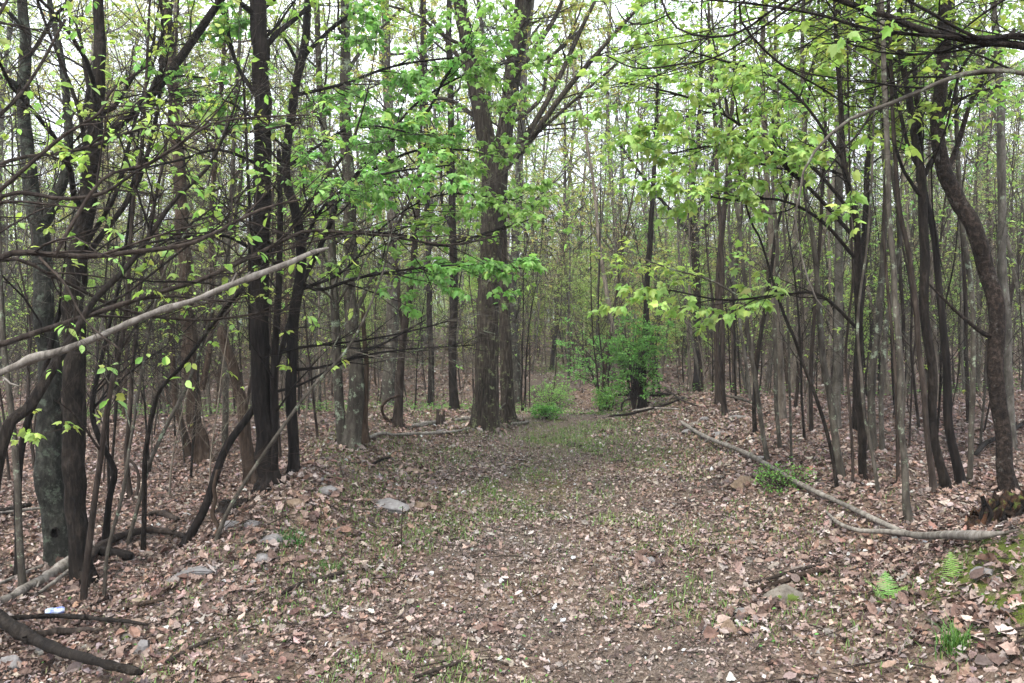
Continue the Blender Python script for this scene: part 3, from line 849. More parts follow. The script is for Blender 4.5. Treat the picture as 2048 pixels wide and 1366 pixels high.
# ---- the big oak pair
px_tree('oak_tree', 'largest trunk of all, furrowed grey-brown oak forking high above the path', 'oak tree',
        [(971, 862, 52), (971, 830, 50), (973, 780, 48), (975, 700, 45), (977, 620, 44), (980, 520, 43), (984, 430, 43), (985, 370, 42), (978, 320, 38), (964, 240, 32), (946, 150, 29), (930, 60, 26), (920, 0, 24)],
        [([(985, 350, 28), (1003, 290, 28), (1012, 220, 27), (1024, 120, 25), (1038, 20, 22), (1050, -120, 20)], .3, 30),
         ([(1004, 320, 13), (1040, 285, 12), (1090, 210, 11), (1140, 110, 9), (1190, 0, 7)], .4, 26),
         ([(1006, 340, 14), (1060, 280, 12), (1130, 180, 11), (1200, 100, 9), (1290, 0, 7)], -.3, 26),
         ([(1022, 160, 13), (1060, 110, 11), (1105, 40, 9), (1140, -30, 7)], .4, 30),
         ([(1006, 320, 9), (1070, 270, 7), (1150, 200, 6), (1230, 130, 5), (1300, 60, 4)], -.2, 40),
         ([(950, 170, 11), (900, 90, 9), (850, 20, 7)], .5, 50), ([(960, 240, 10), (900, 200, 8), (830, 190, 6), (760, 120, 4)], .8, 60),
         ([(1000, 260, 10), (1080, 200, 8), (1100, 120, 6), (1160, 60, 5)], .8, 40),
         ([(975, 470, 6), (900, 480, 5), (830, 490, 4), (780, 480, 3)], -.6, 10), ([(995, 420, 6), (1050, 460, 5), (1050, 510, 4)], -.5, 12)],
        bk='oak', k=84, furrow=17, nb=16, blen=(1.2, 3.4), b0=.45, leaves=5000, leaf='trefoil', pal='yellow', lsize=.065, wob=.05, ext=5)
px_tree('oak_tree', 'slimmer oak trunk pressed close behind the right side of the largest trunk', 'oak tree',
        [(1016, 846, 30), (1014, 790, 26), (1011, 700, 24), (1008, 600, 22), (1004, 500, 22), (1002, 380, 22), (1016, 240, 24), (1040, 100, 20), (1055, 0, 17)],
        bk='oak', k=36, furrow=8, nb=14, blen=(1, 3), b0=.5, leaves=3500, leaf='trefoil', pal='yellow', D=None, ext=4, wob=.05)
# ---- right side
R_ = [
 ('dark_tree', 'dark trunk rising out of the bright green honeysuckle beyond the path', [(1285, 822, 19), (1286, 760, 17), (1288, 700, 14), (1294, 600, 12), (1300, 480, 12), (1306, 380, 10), (1312, 250, 8)], 'dark', {}),
 ('forked_tree', 'black forked trunk with rising arms right of the honeysuckle', [(1395, 785, 17), (1395, 700, 16), (1394, 600, 16), (1392, 520, 17), (1388, 450, 16), (1384, 390, 12), (1395, 300, 10), (1400, 180, 8)], 'black',
    dict(limbs=[([(1390, 480, 10), (1350, 430, 8), (1310, 385, 6), (1240, 290, 5)], .3, 50), ([(1392, 440, 8), (1420, 350, 7), (1440, 250, 6)], .2, 30), ([(1392, 470, 8), (1440, 420, 6), (1500, 330, 5)], .2, 30)])),
 ('thin_tree', 'brown pole next to the grey slabs at the right path edge', [(1448, 833, 12), (1446, 700, 12), (1444, 600, 11), (1440, 450, 10), (1432, 300, 9), (1420, 100, 7)], 'brown', {}),
 ('thin_tree', 'second brown pole behind the grey slabs, slightly thicker', [(1436, 815, 14), (1434, 700, 13), (1436, 560, 12), (1450, 400, 11), (1465, 200, 9), (1470, 50, 7)], 'brown', {}),
 ('curved_tree', 'pale curved sapling bending left above the slabs', [(1537, 928, 11), (1527, 860, 11), (1512, 770, 10), (1502, 700, 10), (1494, 620, 9), (1488, 540, 8), (1478, 440, 7), (1455, 330, 6), (1440, 220, 5)], 'grey', dict(limbs=[([(1490, 600, 5), (1420, 560, 4), (1350, 540, 3), (1290, 520, 3)], .3, 90)])),
 ('thin_tree', 'hair-thin upright sapling with foot in the small green bush', [(1584, 932, 6), (1580, 800, 6), (1575, 650, 6), (1570, 500, 5), (1560, 320, 4)], 'grey', {}),
 ('thin_tree', 'dark whip bowing left from beside the fallen pole', [(1676, 985, 8), (1654, 869, 8), (1630, 790, 8), (1609, 735, 7), (1590, 680, 7), (1570, 634, 7), (1545, 560, 6), (1520, 480, 5), (1490, 400, 5)], 'dark', {}),
 ('grey_sapling', 'smooth grey-green tree with a slight bow, foot just behind the dark whip', [(1681, 960, 18), (1672, 880, 16), (1660, 800, 15), (1648, 730, 14), (1640, 650, 13), (1632, 560, 12), (1622, 460, 11), (1610, 380, 11), (1606, 300, 11), (1608, 200, 10), (1605, 60, 9), (1606, 0, 8)], 'grey', {}),
 ('grey_sapling', 'tall straight pale trunk in the middle of the right thicket', [(1672, 860, 19), (1674, 700, 17), (1676, 560, 17), (1678, 400, 16), (1680, 250, 15), (1678, 100, 13), (1676, 0, 12)], 'pale', {}),
 ('thin_tree', 'thin brown rod bending right, left of the twin grey-green poles', [(1706, 978, 7), (1705, 880, 7), (1700, 800, 6), (1690, 700, 6), (1705, 560, 5), (1700, 400, 5)], 'brown', {}),
 ('thin_tree', 'thin grey rod slanting left with foot in open leaves', [(1757, 992, 8), (1742, 900, 8), (1730, 830, 7), (1724, 760, 7), (1715, 640, 6), (1735, 480, 5), (1745, 300, 5)], 'grey', {}),
 ('grey_sapling', 'wider of the twin grey-green poles in the right thicket', [(1743, 905, 19), (1742, 830, 17), (1741, 768, 16), (1750, 690, 15), (1757, 620, 14), (1765, 500, 13), (1770, 380, 12), (1762, 200, 10), (1755, 50, 8)], 'grey', {}),
 ('grey_sapling', 'narrower of the twin grey-green poles in the right thicket', [(1764, 908, 12), (1763, 830, 11), (1764, 768, 11), (1770, 656, 10), (1790, 560, 10), (1800, 450, 9), (1780, 300, 8)], 'grey', {}),
 ('grey_sapling', 'foremost smooth grey sapling standing alone in front of the fallen pole', [(1818, 1043, 20), (1812, 1010, 16), (1808, 936, 15), (1802, 850, 14), (1801, 768, 14), (1798, 680, 14), (1792, 600, 13), (1786, 520, 13), (1778, 440, 12), (1776, 350, 12), (1770, 200, 11), (1764, 60, 10), (1762, 0, 9)], 'grey', {}),
 ('thin_tree', 'thin brown stem shadowing the foremost grey sapling from behind', [(1796, 975, 8), (1795, 880, 8), (1792, 780, 8), (1786, 680, 7), (1776, 560, 7), (1768, 440, 6), (1775, 280, 6)], 'brown', {}),
 ('thin_tree', 'light brown stem at the left of the cluster of dark trunks', [(1862, 988, 16), (1858, 930, 14), (1854, 870, 13), (1847, 768, 13), (1836, 680, 12), (1830, 600, 12), (1815, 500, 11), (1800, 420, 10), (1790, 300, 9)], 'brown', {}),
 ('dark_tree', 'bowed dark trunk in the middle of the cluster of dark trunks', [(1893, 978, 22), (1880, 920, 20), (1868, 868, 20), (1862, 800, 20), (1862, 730, 20), (1856, 650, 20), (1850, 560, 20), (1846, 480, 20), (1845, 400, 19), (1838, 320, 16), (1822, 220, 14), (1806, 120, 13), (1796, 0, 11)], 'dark',
    dict(limbs=[([(1846, 350, 10), (1815, 290, 8), (1790, 180, 7), (1770, 60, 6)], .2, 30), ([(1846, 400, 9), (1810, 345, 7), (1790, 300, 6)], -.2, -1), ([(1848, 350, 9), (1880, 280, 7), (1900, 190, 7), (1940, 110, 6), (2000, 60, 5)], .3, 26)])),
 ('dark_tree', 'tilted dark trunk at the right of the cluster of dark trunks', [(1924, 972, 22), (1912, 920, 20), (1902, 868, 19), (1893, 780, 18), (1888, 700, 17), (1880, 620, 16), (1872, 520, 15), (1862, 440, 15), (1850, 370, 13)], 'black', dict(ext=3)),
 ('thin_tree', 'grey-brown pole between the dark cluster and the crooked trunk', [(1942, 968, 13), (1944, 870, 12), (1946, 768, 12), (1948, 680, 11), (1940, 560, 11), (1925, 450, 10), (1915, 330, 9), (1910, 150, 8)], 'grey', {}),
 ('crooked_tree', 'thick crooked trunk with a sharp S bend near the right edge', [(2020, 985, 34), (2014, 940, 31), (2009, 880, 30), (1999, 824, 30), (1992, 760, 30), (1990, 712, 31), (1997, 650, 32), (1993, 600, 32), (1972, 540, 33), (1955, 490, 33), (1938, 440, 33), (1912, 395, 33), (1892, 350, 31), (1880, 300, 28), (1875, 230, 27), (1882, 150, 27), (1890, 70, 26), (1892, 0, 25)], 'cherry',
    dict(k=26, limbs=[([(1985, 675, 12), (1960, 662, 9), (1920, 630, 7), (1880, 590, 5), (1860, 570, 4)], -.2, -1), ([(1895, 340, 12), (1915, 290, 11), (1945, 200, 9), (1985, 130, 8), (2030, 60, 7)], .3, 40), ([(1880, 230, 7), (1940, 190, 5), (2010, 170, 4)], -.2, 60)])),
 ('grey_sapling', 'pale straight pole directly behind the crooked trunk', [(2027, 900, 20), (2022, 800, 18), (2016, 700, 18), (2010, 600, 18), (2006, 480, 18), (2004, 350, 17), (2001, 200, 16), (1992, 80, 14), (1985, 0, 12)], 'pale', {}),
 ('thin_tree', 'thin dark pole rising behind the S bend of the crooked trunk', [(1938, 850, 9), (1932, 700, 9), (1925, 520, 8), (1918, 350, 8), (1912, 180, 7), (1905, 0, 6)], 'brown', {}),
 ('dark_tree', 'dark trunk between the pale straight trunk and the twin poles', [(1712, 865, 18), (1714, 780, 17), (1716, 700, 16), (1722, 600, 15), (1730, 480, 15), (1735, 350, 12), (1745, 200, 10)], 'dark', {}),
 ('thin_tree', 'brown pole just left of the pale straight trunk', [(1622, 870, 9), (1620, 760, 9), (1630, 600, 9), (1640, 450, 8), (1650, 250, 7), (1640, 60, 6)], 'brown', {}),
 ('thin_tree', 'upright grey pole above the small green bush', [(1560, 905, 9), (1552, 800, 9), (1548, 680, 9), (1555, 520, 8), (1545, 350, 7), (1550, 150, 6)], 'grey', {}),
 ('thin_tree', 'leaning brown stem between two grey slabs and the pale curved sapling', [(1512, 870, 10), (1510, 780, 9), (1520, 680, 9), (1540, 560, 8), (1560, 430, 7), (1600, 300, 6)], 'dark', {}),
]
for kind, label, pts, bk, o in R_:
    kw = dict(bk=bk, nb=13, leaves=520, leaf='trefoil', pal='spring', lsize=.085, blen=(.5, 1.7), b0=.4, flat=.6, lean=.2)
    kw.update(o)
    pts = [(a, b, c * (.9 if kind != 'crooked_tree' else .96)) for a, b, c in pts]
    px_tree(kind, label, 'tree', pts, **kw)

# ---- trees whose trunks stand outside the frame and reach in
px_tree('overhanging_maple', 'maple whose bare arching branches cross the top right corner', 'tree',
        [(2330, 1400, 90), (2310, 900, 80), (2290, 500, 70), (2290, 150, 55), (2270, -250, 40)],
        [([(2290, 200, 30), (2180, 130, 22), (2048, 92, 17), (1950, 82, 16), (1850, 62, 14), (1770, 30, 12), (1700, 8, 12), (1600, -30, 8)], .3, 14),
         ([(2290, 330, 20), (2180, 200, 15), (2048, 146, 10), (1950, 144, 10), (1880, 165, 9), (1800, 200, 8), (1740, 222, 8), (1690, 245, 7), (1640, 290, 6), (1608, 340, 5), (1598, 400, 4.5), (1590, 440, 4), (1610, 540, 3.5), (1640, 610, 3), (1690, 655, 2.5)], .3, 0, 'pale'),
         ([(2200, 120, 14), (2048, 78, 9), (1900, 74, 8), (1750, 60, 7), (1640, 30, 6), (1540, 12, 5), (1420, 0, 4)], .4, 0),
         ([(2200, 120, 12), (2048, 70, 9), (1960, 76, 7), (1850, 20, 6), (1780, -20, 5)], -.2, 14),
         ([(2280, 60, 14), (2100, -40, 10), (1900, -60, 9), (1700, -70, 8), (1560, 10, 6), (1480, 65, 5), (1420, 74, 5), (1360, 60, 4), (1330, 20, 4), (1320, -20, 3)], .6, 0),
         ([(1700, -70, 6), (1560, 30, 5), (1440, 110, 4), (1350, 130, 4), (1270, 136, 3), (1210, 110, 2.5)], .6, 0),
         ([(2100, -40, 8), (1640, -50, 7), (1480, 10, 5), (1540, 110, 5), (1650, 180, 4), (1700, 215, 4)], .3, 0),
         ([(1340, 28, 3), (1290, 48, 3), (1250, 40, 3), (1230, 10, 2.5)], .3, 0)],
        D=3.1, bk='dark', k=20, nb=5, leaves=50, leaf='maple', pal='spring', lsize=.07, ext=2, b0=.6)
px_tree('spreading_maple', 'maple with broad bright leaves hanging into the upper right sky gap', 'tree',
        [(1725, 960, 16), (1722, 800, 15), (1716, 600, 14), (1710, 450, 13), (1690, 330, 12), (1680, 200, 10), (1670, 60, 8)],
        [([(1712, 480, 9), (1640, 400, 8), (1560, 320, 7), (1480, 250, 6), (1390, 200, 5), (1300, 175, 4), (1240, 165, 3)], -.6, 110),
         ([(1700, 420, 8), (1620, 330, 7), (1540, 300, 5), (1440, 290, 4), (1330, 310, 3)], -.2, 120),
         ([(1712, 520, 8), (1640, 440, 7), (1560, 400, 5), (1460, 400, 4), (1370, 380, 3)], -.4, 120),
         ([(1690, 330, 7), (1620, 220, 6), (1540, 150, 5), (1440, 120, 4), (1370, 100, 3)], -.3, 90),
         ([(1718, 660, 7), (1640, 590, 6), (1560, 590, 5), (1450, 600, 4), (1340, 580, 3)], .2, 110)],
        bk='dark', nb=10, leaves=400, leaf='maple', pal='mapleg', lsize=.085, flat=.6, lean=-.5)
px_tree('arching_hazel', 'understory stem with light branches arching over the left middle distance', 'tree',
        [(-150, 1200, 36), (-130, 950, 34), (-90, 700, 30), (-60, 560, 26), (-50, 300, 20), (-40, 0, 16)],
        [([(-80, 620, 18), (0, 513, 13), (110, 510, 12), (170, 513, 11), (260, 505, 10), (370, 490, 9), (440, 460, 7), (520, 420, 6), (600, 400, 4)], .6, 14, 'brown'),
         ([(-70, 560, 12), (0, 395, 9), (130, 398, 8), (210, 385, 7), (270, 345, 6), (345, 300, 5), (420, 240, 4), (480, 160, 3)], .5, 14, 'brown'),
         ([(-60, 420, 12), (0, 380, 9), (70, 320, 8), (130, 270, 7), (200, 225, 6), (225, 180, 5), (300, 130, 4)], .2, 18, 'brown'),
         ([(110, 510, 8), (150, 440, 8), (210, 355, 7), (290, 330, 6), (350, 295, 6), (420, 250, 5), (500, 235, 4), (620, 230, 3)], .3, 14, 'brown'),
         ([(-60, 280, 10), (20, 210, 7), (80, 130, 6), (130, 40, 5)], .4, 26),
         ([(80, 515, 6), (130, 570, 5), (170, 640, 4), (240, 700, 3)], -.2, 18)],
        D=3.9, bk='brown', k=16, nb=8, leaves=120, leaf='ovate', pal='mapleg', lsize=.06, ext=1, b0=.4)
px_tree('arching_hazel', 'second understory stem feeding long bare branches toward the oak', 'tree',
        [(-330, 1150, 30), (-280, 900, 28), (-200, 700, 24), (-160, 500, 18), (-130, 200, 14)],
        [([(-200, 760, 16), (0, 690, 12), (150, 640, 11), (300, 590, 10), (400, 560, 9), (500, 515, 8), (600, 465, 7), (650, 462, 6), (760, 470, 5), (900, 490, 4), (1000, 470, 3)], 2.2, 8, 'brown'),
         ([(-190, 650, 12), (0, 520, 8), (120, 560, 7), (250, 620, 6), (400, 640, 5), (560, 620, 4)], 1.5, 20),
         ([(-150, 460, 10), (0, 330, 8), (160, 300, 7), (320, 250, 6), (480, 265, 5), (600, 245, 4)], 1.8, 40)],
        D=5., bk='brown', k=14, nb=5, leaves=60, leaf='ovate', pal='spring', lsize=.08, ext=1, b0=.4)

# ------------------------------------------------------------------ dead wood on and above the ground
def stick(kind, label, cat, pts, bk='brown', Ds=None, lift=.02, side=(), k=9, brk=True, wob=.3):
    rng = rs(label)
    rows = []
    for q, (px, py, w) in enumerate(pts):
        D = hit(px, py) if Ds is None else Ds[q]
        p = P3(px, py, D)
        r = w * .5 / F * D
        if Ds is None: p[2] = float(gz(p[0], p[1])) + r * .6 + lift
        rows.append([*p, r])
    c = smooth_curve(rows, max(24, 7 * len(pts)), rng, wob)
    base = c[0, :3].copy()
    c[:, 3] *= 1 + np.convolve(rng.normal(0, .16, len(c) + 2), np.ones(3) / 3, 'valid') + .22 * (rng.uniform(0, 1, len(c)) < .07)
    c[0, 3] *= .5; c[-1, 3] *= .5
    root = empty(kind, tuple(base)) if side else None
    m = MB(); v, f = tubes(c[None, :, :3], c[None, :, 3], k); m.add(v, f)
    Ls = np.linalg.norm(np.diff(c[:, :3], axis=0), axis=1).sum()
    Pq, Rq = grow(rng, c[None, :, :3], c[None, :, 3], int(2 + Ls * 2.5), .1, .97, .6, 1.2, .03, .16 if Ls > 1 else .05, 4, .2, 0, .4, .09, .4, .5)
    v, f = tubes(Pq, Rq, 5); m.add(v, f)
    n = len(c)
    for e, off in ((0, 0), (n - 1, (n - 1) * k)):
        m.add(c[e:e + 1, :3], np.zeros((0, 3), int))
        j = np.arange(k)
        m.f.append((np.stack([off + j, off + (j + 1) % k, np.full(k, m.n - 1)], 1), 0, True))
    if not side:
        o = m.build(kind, BARK[bk], None, base); o.location = base
        return tag(o, label, cat)
    m.build('stem', BARK[bk], root, base)
    tag(root, label, cat)
    for sp in side:
        rows = []
        for px, py, w in sp:
            D = hit(px, py); p = P3(px, py, D); r = w * .5 / F * D; p[2] = float(gz(p[0], p[1])) + r * .6 + lift
            rows.append([*p, r])
        cc = smooth_curve(rows, 24, rng, .3); mm = MB(); v, f = tubes(cc[None, :, :3], cc[None, :, 3], 7); mm.add(v, f)
        mm.build('branch', BARK[bk], root, base)
    return root

stick('fallen_pole', 'long pale debarked pole lying from the grey slabs down to the mossy bank', 'fallen branch',
      [(1362, 853, 6), (1400, 880, 8), (1500, 925, 9), (1600, 985, 10), (1700, 1035, 10), (1780, 1074, 11), (1830, 1094, 14), (1900, 1096, 17), (1960, 1098, 15), (2010, 1092, 9)], 'wood', lift=.06,
      side=[[(1828, 1094, 13), (1780, 1086, 11), (1720, 1083, 9), (1680, 1068, 8), (1652, 1042, 5)]])
stick('dead_stick', 'thin grey stick running alongside the thick end of the pale pole', 'stick', [(1830, 1088, 5), (1900, 1086, 6), (1980, 1092, 6), (2040, 1080, 5)], 'grey', lift=.05)
stick('leaning_dead_branch', 'long pale dead branch with a broken tip slanting across the left trunks', 'dead branch',
      [(-700, 1030, 26), (-300, 865, 23), (0, 745, 16), (60, 718, 17), (120, 702, 15), (200, 672, 14), (300, 628, 13), (390, 600, 11), (440, 578, 12), (520, 548, 11), (580, 525, 11), (620, 506, 9), (655, 495, 6)], 'wood',
      Ds=[4.6, 4.55, 4.5, 4.5, 4.5, 4.55, 4.6, 4.65, 4.7, 4.75, 4.8, 4.85, 4.9], k=12)
stick('curved_branch', 'bark-covered crooked branch arching between the dark trunk and the leaning black stem', 'fallen branch',
      [(175, 1135, 15), (205, 1105, 14), (250, 1086, 14), (290, 1076, 13), (330, 1078, 12), (372, 1088, 10)], 'brown', lift=.05)
stick('black_log', 'short black log end tucked under the crooked arching branch', 'log', [(205, 1112, 22), (235, 1118, 19), (262, 1124, 15)], 'black')
stick('splintered_log', 'splintered grey log sloping down to the left of the dark trunk foot', 'log', [(150, 1128, 26), (115, 1150, 22), (70, 1178, 20), (20, 1205, 16), (-40, 1225, 12)], 'wood', side=[[(150, 1140, 10), (110, 1172, 9), (75, 1195, 6)], [(130, 1122, 9), (60, 1150, 8), (-20, 1182, 6)]])
stick('bottom_log', 'thick dark branch cutting across the bottom left corner', 'fallen branch', [(-120, 1200, 27), (-40, 1255, 27), (0, 1285, 27), (50, 1320, 26), (110, 1348, 22), (190, 1378, 19), (280, 1405, 18)], 'dark', lift=.12, k=14)
stick('dead_stick', 'long thin dark stick just below the blue-white can', 'stick', [(-20, 1258, 9), (60, 1252, 9), (120, 1250, 9), (190, 1256, 9), (250, 1262, 8), (295, 1270, 5)], 'dark', lift=.05)
stick('dead_stick', 'half-buried rotten stick beneath the long thin dark one', 'stick', [(50, 1284, 16), (110, 1276, 15), (160, 1272, 13), (200, 1268, 8)], 'brown')
stick('dead_stick', 'pinkish straight stick right of the thin grey stem foot', 'stick', [(235, 1228, 8), (290, 1216, 8), (338, 1206, 6)], 'rust')
stick('dead_stick', 'brown stick pointing up the path in the left foreground', 'stick', [(330, 1338, 9), (370, 1316, 9), (405, 1296, 8), (440, 1284, 6)], 'brown')
stick('dead_stick', 'curved brown stick lying in the path left of centre', 'stick', [(565, 1196, 7), (600, 1178, 8), (635, 1168, 8), (690, 1152, 6)], 'brown')
stick('dead_stick', 'dark stick at the bottom edge of the path', 'stick', [(825, 1368, 8), (860, 1356, 9), (900, 1342, 8), (930, 1331, 5)], 'brown')
stick('dead_stick', 'thicker of two brown sticks beside the mossy boulder', 'stick', [(1505, 1192, 7), (1560, 1174, 10), (1610, 1158, 11), (1668, 1147, 8)], 'rust')
stick('dead_stick', 'thinner of two brown sticks beside the mossy boulder', 'stick', [(1490, 1176, 6), (1540, 1166, 7), (1590, 1150, 7), (1650, 1136, 5)], 'brown')
stick('dead_stick', 'pale straight twig standing out below the left fern', 'stick', [(1797, 1320, 4), (1815, 1290, 4), (1834, 1258, 3)], 'wood')
stick('dead_stick', 'curving stick by the grass tuft at the lower right edge', 'stick', [(1955, 1286, 5), (1990, 1280, 5), (2030, 1270, 5), (2070, 1262, 4)], 'brown')
stick('dead_stick', 'stick crossing the dirt below the grass tuft at the lower right edge', 'stick', [(2000, 1312, 7), (2030, 1300, 7), (2070, 1285, 6)], 'brown')
stick('dead_stick', 'dark stick in the litter just past the maple roots', 'stick', [(745, 934, 5), (765, 924, 6), (782, 920, 4)], 'dark')
stick('fallen_log', 'pale log lying behind the small stump', 'log', [(824, 858, 7), (850, 853, 9), (872, 850, 8)], 'wood')
stick('fallen_log', 'short pale log against the left side of the largest oak', 'log', [(912, 846, 7), (930, 843, 9), (950, 842, 7)], 'wood')
stick('fallen_log', 'short white log right of the oak pair', 'log', [(1022, 852, 5), (1040, 851, 6), (1058, 848, 6)], 'wood')
stick('fallen_branch', 'long crooked branch lying from the grey maple to the oak', 'fallen branch', [(716, 888, 8), (740, 882, 8), (765, 874, 7), (790, 876, 5), (830, 874, 6), (900, 870, 5), (940, 862, 4)], 'wood', lift=.03)
stick('arched_stick', 'white stick arching over the grass near the small stump', 'stick', [(784, 874, 4), (795, 862, 4), (812, 856, 4), (830, 862, 3)], 'wood', Ds=[12.6, 12.5, 12.5, 12.6], lift=.05)
stick('propped_stick', 'bare stick propped against the foot of the largest oak', 'stick', [(966, 852, 4), (985, 838, 4), (1005, 812, 4), (1030, 790, 3)], 'grey', Ds=[11.9, 12., 12.2, 12.6])
stick('leaning_log', 'dark half-fallen trunk leaning behind the honeysuckle', 'log', [(1225, 790, 5), (1310, 788, 8), (1340, 792, 9), (1370, 800, 10), (1420, 798, 7)], 'dark', Ds=[17., 17, 17, 16.8, 16.5])
stick('bowed_branch', 'black branch bowing down to the ground left of the honeysuckle trunk', 'fallen branch', [(1245, 838, 3), (1243, 818, 4), (1250, 801, 4), (1275, 797, 4), (1300, 806, 4), (1330, 820, 3)], 'brown', Ds=[14., 14, 14, 14.2, 14.2, 14.3])
for q, (pts, lb) in enumerate([
    ([(1215, 850, 4), (1260, 845, 5), (1320, 830, 5), (1370, 812, 4)], 'long dark branch lying in front of the honeysuckle trunk'),
    ([(1265, 838, 3), (1310, 834, 4), (1360, 836, 3)], 'pale thin branch reaching toward the tip of the fallen pole'),
    ([(1330, 790, 4), (1360, 815, 5), (1395, 830, 4)], 'slanting deadfall branch behind the grey slabs'),
    ([(1440, 805, 4), (1490, 818, 5), (1530, 838, 4)], 'deadfall branch lying between brown poles behind the slabs')]):
    stick('fallen_branch', lb, 'fallen branch', pts, ['dark', 'wood', 'brown', 'grey'][q], lift=.12)
stick('arched_root', 'dark arched dead branch in the litter left of the crooked trunk', 'fallen branch', [(1950, 925, 9), (1968, 905, 10), (1990, 893, 9), (2030, 870, 8), (2060, 850, 7)], 'dark', lift=.06)
stick('fallen_log', 'low dark log in the litter on the left edge behind the stems', 'log', [(-30, 1040, 14), (20, 1030, 14), (60, 1016, 10)], 'dark')
stick('fallen_branch', 'grey branch lying level on the left edge behind the stems', 'fallen branch', [(-30, 1050, 6), (40, 1040, 6), (100, 1033, 5)], 'wood', lift=.08)
stick('fallen_log', 'brown log in the litter between the black pole and the leaning stem', 'log', [(288, 1040, 8), (320, 1034, 12), (355, 1046, 10)], 'brown')

# ------------------------------------------------------------------ rocks
import bmesh
def rock(label, px, py, wpx, hpx, kind='grey', flat=.35, deep=.8, name='rock', rot=0, sink=.32, cat='rock'):
    rng = rs(label)
    D = hit(px, py); x, y = (px - CX) / F * D, D
    w = wpx / F * D; h = max(hpx / F * D, .03)
    bm = bmesh.new(); bmesh.ops.create_icosphere(bm, subdivisions=4, radius=.5)
    v = np.array([p.co[:] for p in bm.verts])
    # chop with random planes for a faceted stone
    for q in range(13):
        nn = nrm(rng.normal(0, 1, 3)); dd = rng.uniform(.27, .43)
        s = v @ nn - dd
        v = v - np.clip(s, 0, None)[:, None] * nn * .92
    v = v + .012 * np.stack([np.sin(v[:, 1] * 31 + v[:, 2] * 17), np.sin(v[:, 2] * 27 + v[:, 0] * 19), np.sin(v[:, 0] * 33 + v[:, 1] * 13)], 1)
    v[:, 2] = np.clip(v[:, 2], -.4, .36 if flat < .4 else .5)
    v *= [w * 1.25, w * deep * 1.2, h * 1.6]
    for p, c in zip(bm.verts, v): p.co = c
    me = bpy.data.meshes.new(name); bm.to_mesh(me); bm.free()
    me.materials.append(ROCK[kind])
    for p in me.polygons: p.use_smooth = True
    o = bpy.data.objects.new(name, me); COL.objects.link(o)
    BASES.append((x, y, min(w * .5, .09)))
    o.location = (x, y, float(gz(x, y)) + h * (.5 - sink)); o.rotation_euler = (rng.uniform(-.1, .1), rng.uniform(-.1, .1), rot)
    return tag(o, label, cat)
ROCKS = [
 ('large flat pale slab in the middle of the path left of centre', 782, 1020, 78, 24, 'pale', .2),
 ('small brown stone touching the right end of the large pale slab', 842, 1014, 34, 14, 'brown', .2),
 ('tan flat stone further up the path beyond the large pale slab', 828, 946, 40, 10, 'brown', .2),
 ('thin blue-grey chip of stone left of the large pale slab', 680, 1062, 34, 8, 'pale', .2),
 ('bluish grey slab at the path edge beside the twisted stem', 458, 1056, 58, 20, 'grey', .2),
 ('grey stone sunk in litter right of the twisted stem', 508, 1052, 32, 16, 'grey', .3),
 ('low grey bedrock in the leaves below the leaning black stem', 395, 1145, 90, 12, 'grey', .2),
 ('small whitish stone right of the low grey bedrock', 525, 1122, 40, 16, 'grey', .3),
 ('grey slab under the tip of the fallen pole', 1378, 866, 34, 10, 'grey', .2),
 ('moss-topped grey rock behind the tip of the fallen pole', 1395, 853, 30, 11, 'moss', .4),
 ('pale angular rock beside the moss-topped one', 1410, 845, 22, 12, 'grey', .4),
 ('long flat slab lying alone right of the fallen pole tip', 1445, 872, 42, 10, 'grey', .2),
 ('flat slab between the brown poles at the thicket edge', 1482, 838, 40, 9, 'grey', .2),
 ('grey slab at the foot of the pale curved sapling', 1520, 920, 26, 10, 'grey', .2),
 ('brown boulder half buried left of the small green bush', 1490, 976, 52, 24, 'brown', .5),
 ('white flat stone in the middle of the far path', 1200, 872, 26, 5, 'pale', .2),
 ('tan mossy boulder in the leaves at lower right', 1570, 1205, 70, 36, 'moss', .5),
 ('flat grey-green stone below the mossy boulder', 1490, 1232, 48, 14, 'grey', .2),
 ('brown stone deep in leaves below the flat grey-green stone', 1455, 1268, 36, 30, 'brown', .5),
 ('grey slab set in the moss behind the right fern', 1966, 1150, 48, 20, 'grey', .2),
 ('white lumpy stone on the dirt bank right of the right fern', 1994, 1172, 20, 18, 'pale', .6),
 ('small grey stone on the path right of centre', 1296, 1126, 24, 14, 'grey', .5),
 ('rounded brown stone near the bottom centre of the path', 978, 1262, 24, 14, 'brown', .6),
 ('grey rounded stone in the leaves of the bottom left', 285, 1305, 30, 26, 'grey', .6),
 ('whitish stone with a green side, right of the rotten stick', 254, 1282, 24, 20, 'moss', .6),
 ('grey stone by the left fern base', 1808, 1210, 18, 9, 'pale', .4),
 ('flat grey pebble left of the left fern base', 1758, 1226, 20, 7, 'grey', .3),
 ('grey stone behind the small stump', 900, 857, 18, 8, 'pale', .3),
 ('squarish tan stone at the lower right edge', 2003, 1320, 24, 18, 'brown', .6),
 ('grey bluish stone in the bottom left corner under the thick branch', 20, 1338, 44, 30, 'grey', .6),
 ('grey stone on the shoulder left of the large pale slab', 655, 985, 36, 14, 'grey', .4),
 ('small grey stone high on the shoulder near the kinked black trunk', 640, 962, 24, 10, 'grey', .5),
 ('brown stone on the outer side of the left shoulder', 590, 1012, 34, 16, 'brown', .4),
 ('angular grey stone low on the left shoulder', 545, 1085, 40, 18, 'grey', .4),
 ('grey slab behind the oak pair to the left, near pale log', 882, 866, 22, 8, 'grey', .3),
]
for lb, px, py, w, h, kd, fl in ROCKS:
    rock(lb, px, py, w, h, kd, fl)
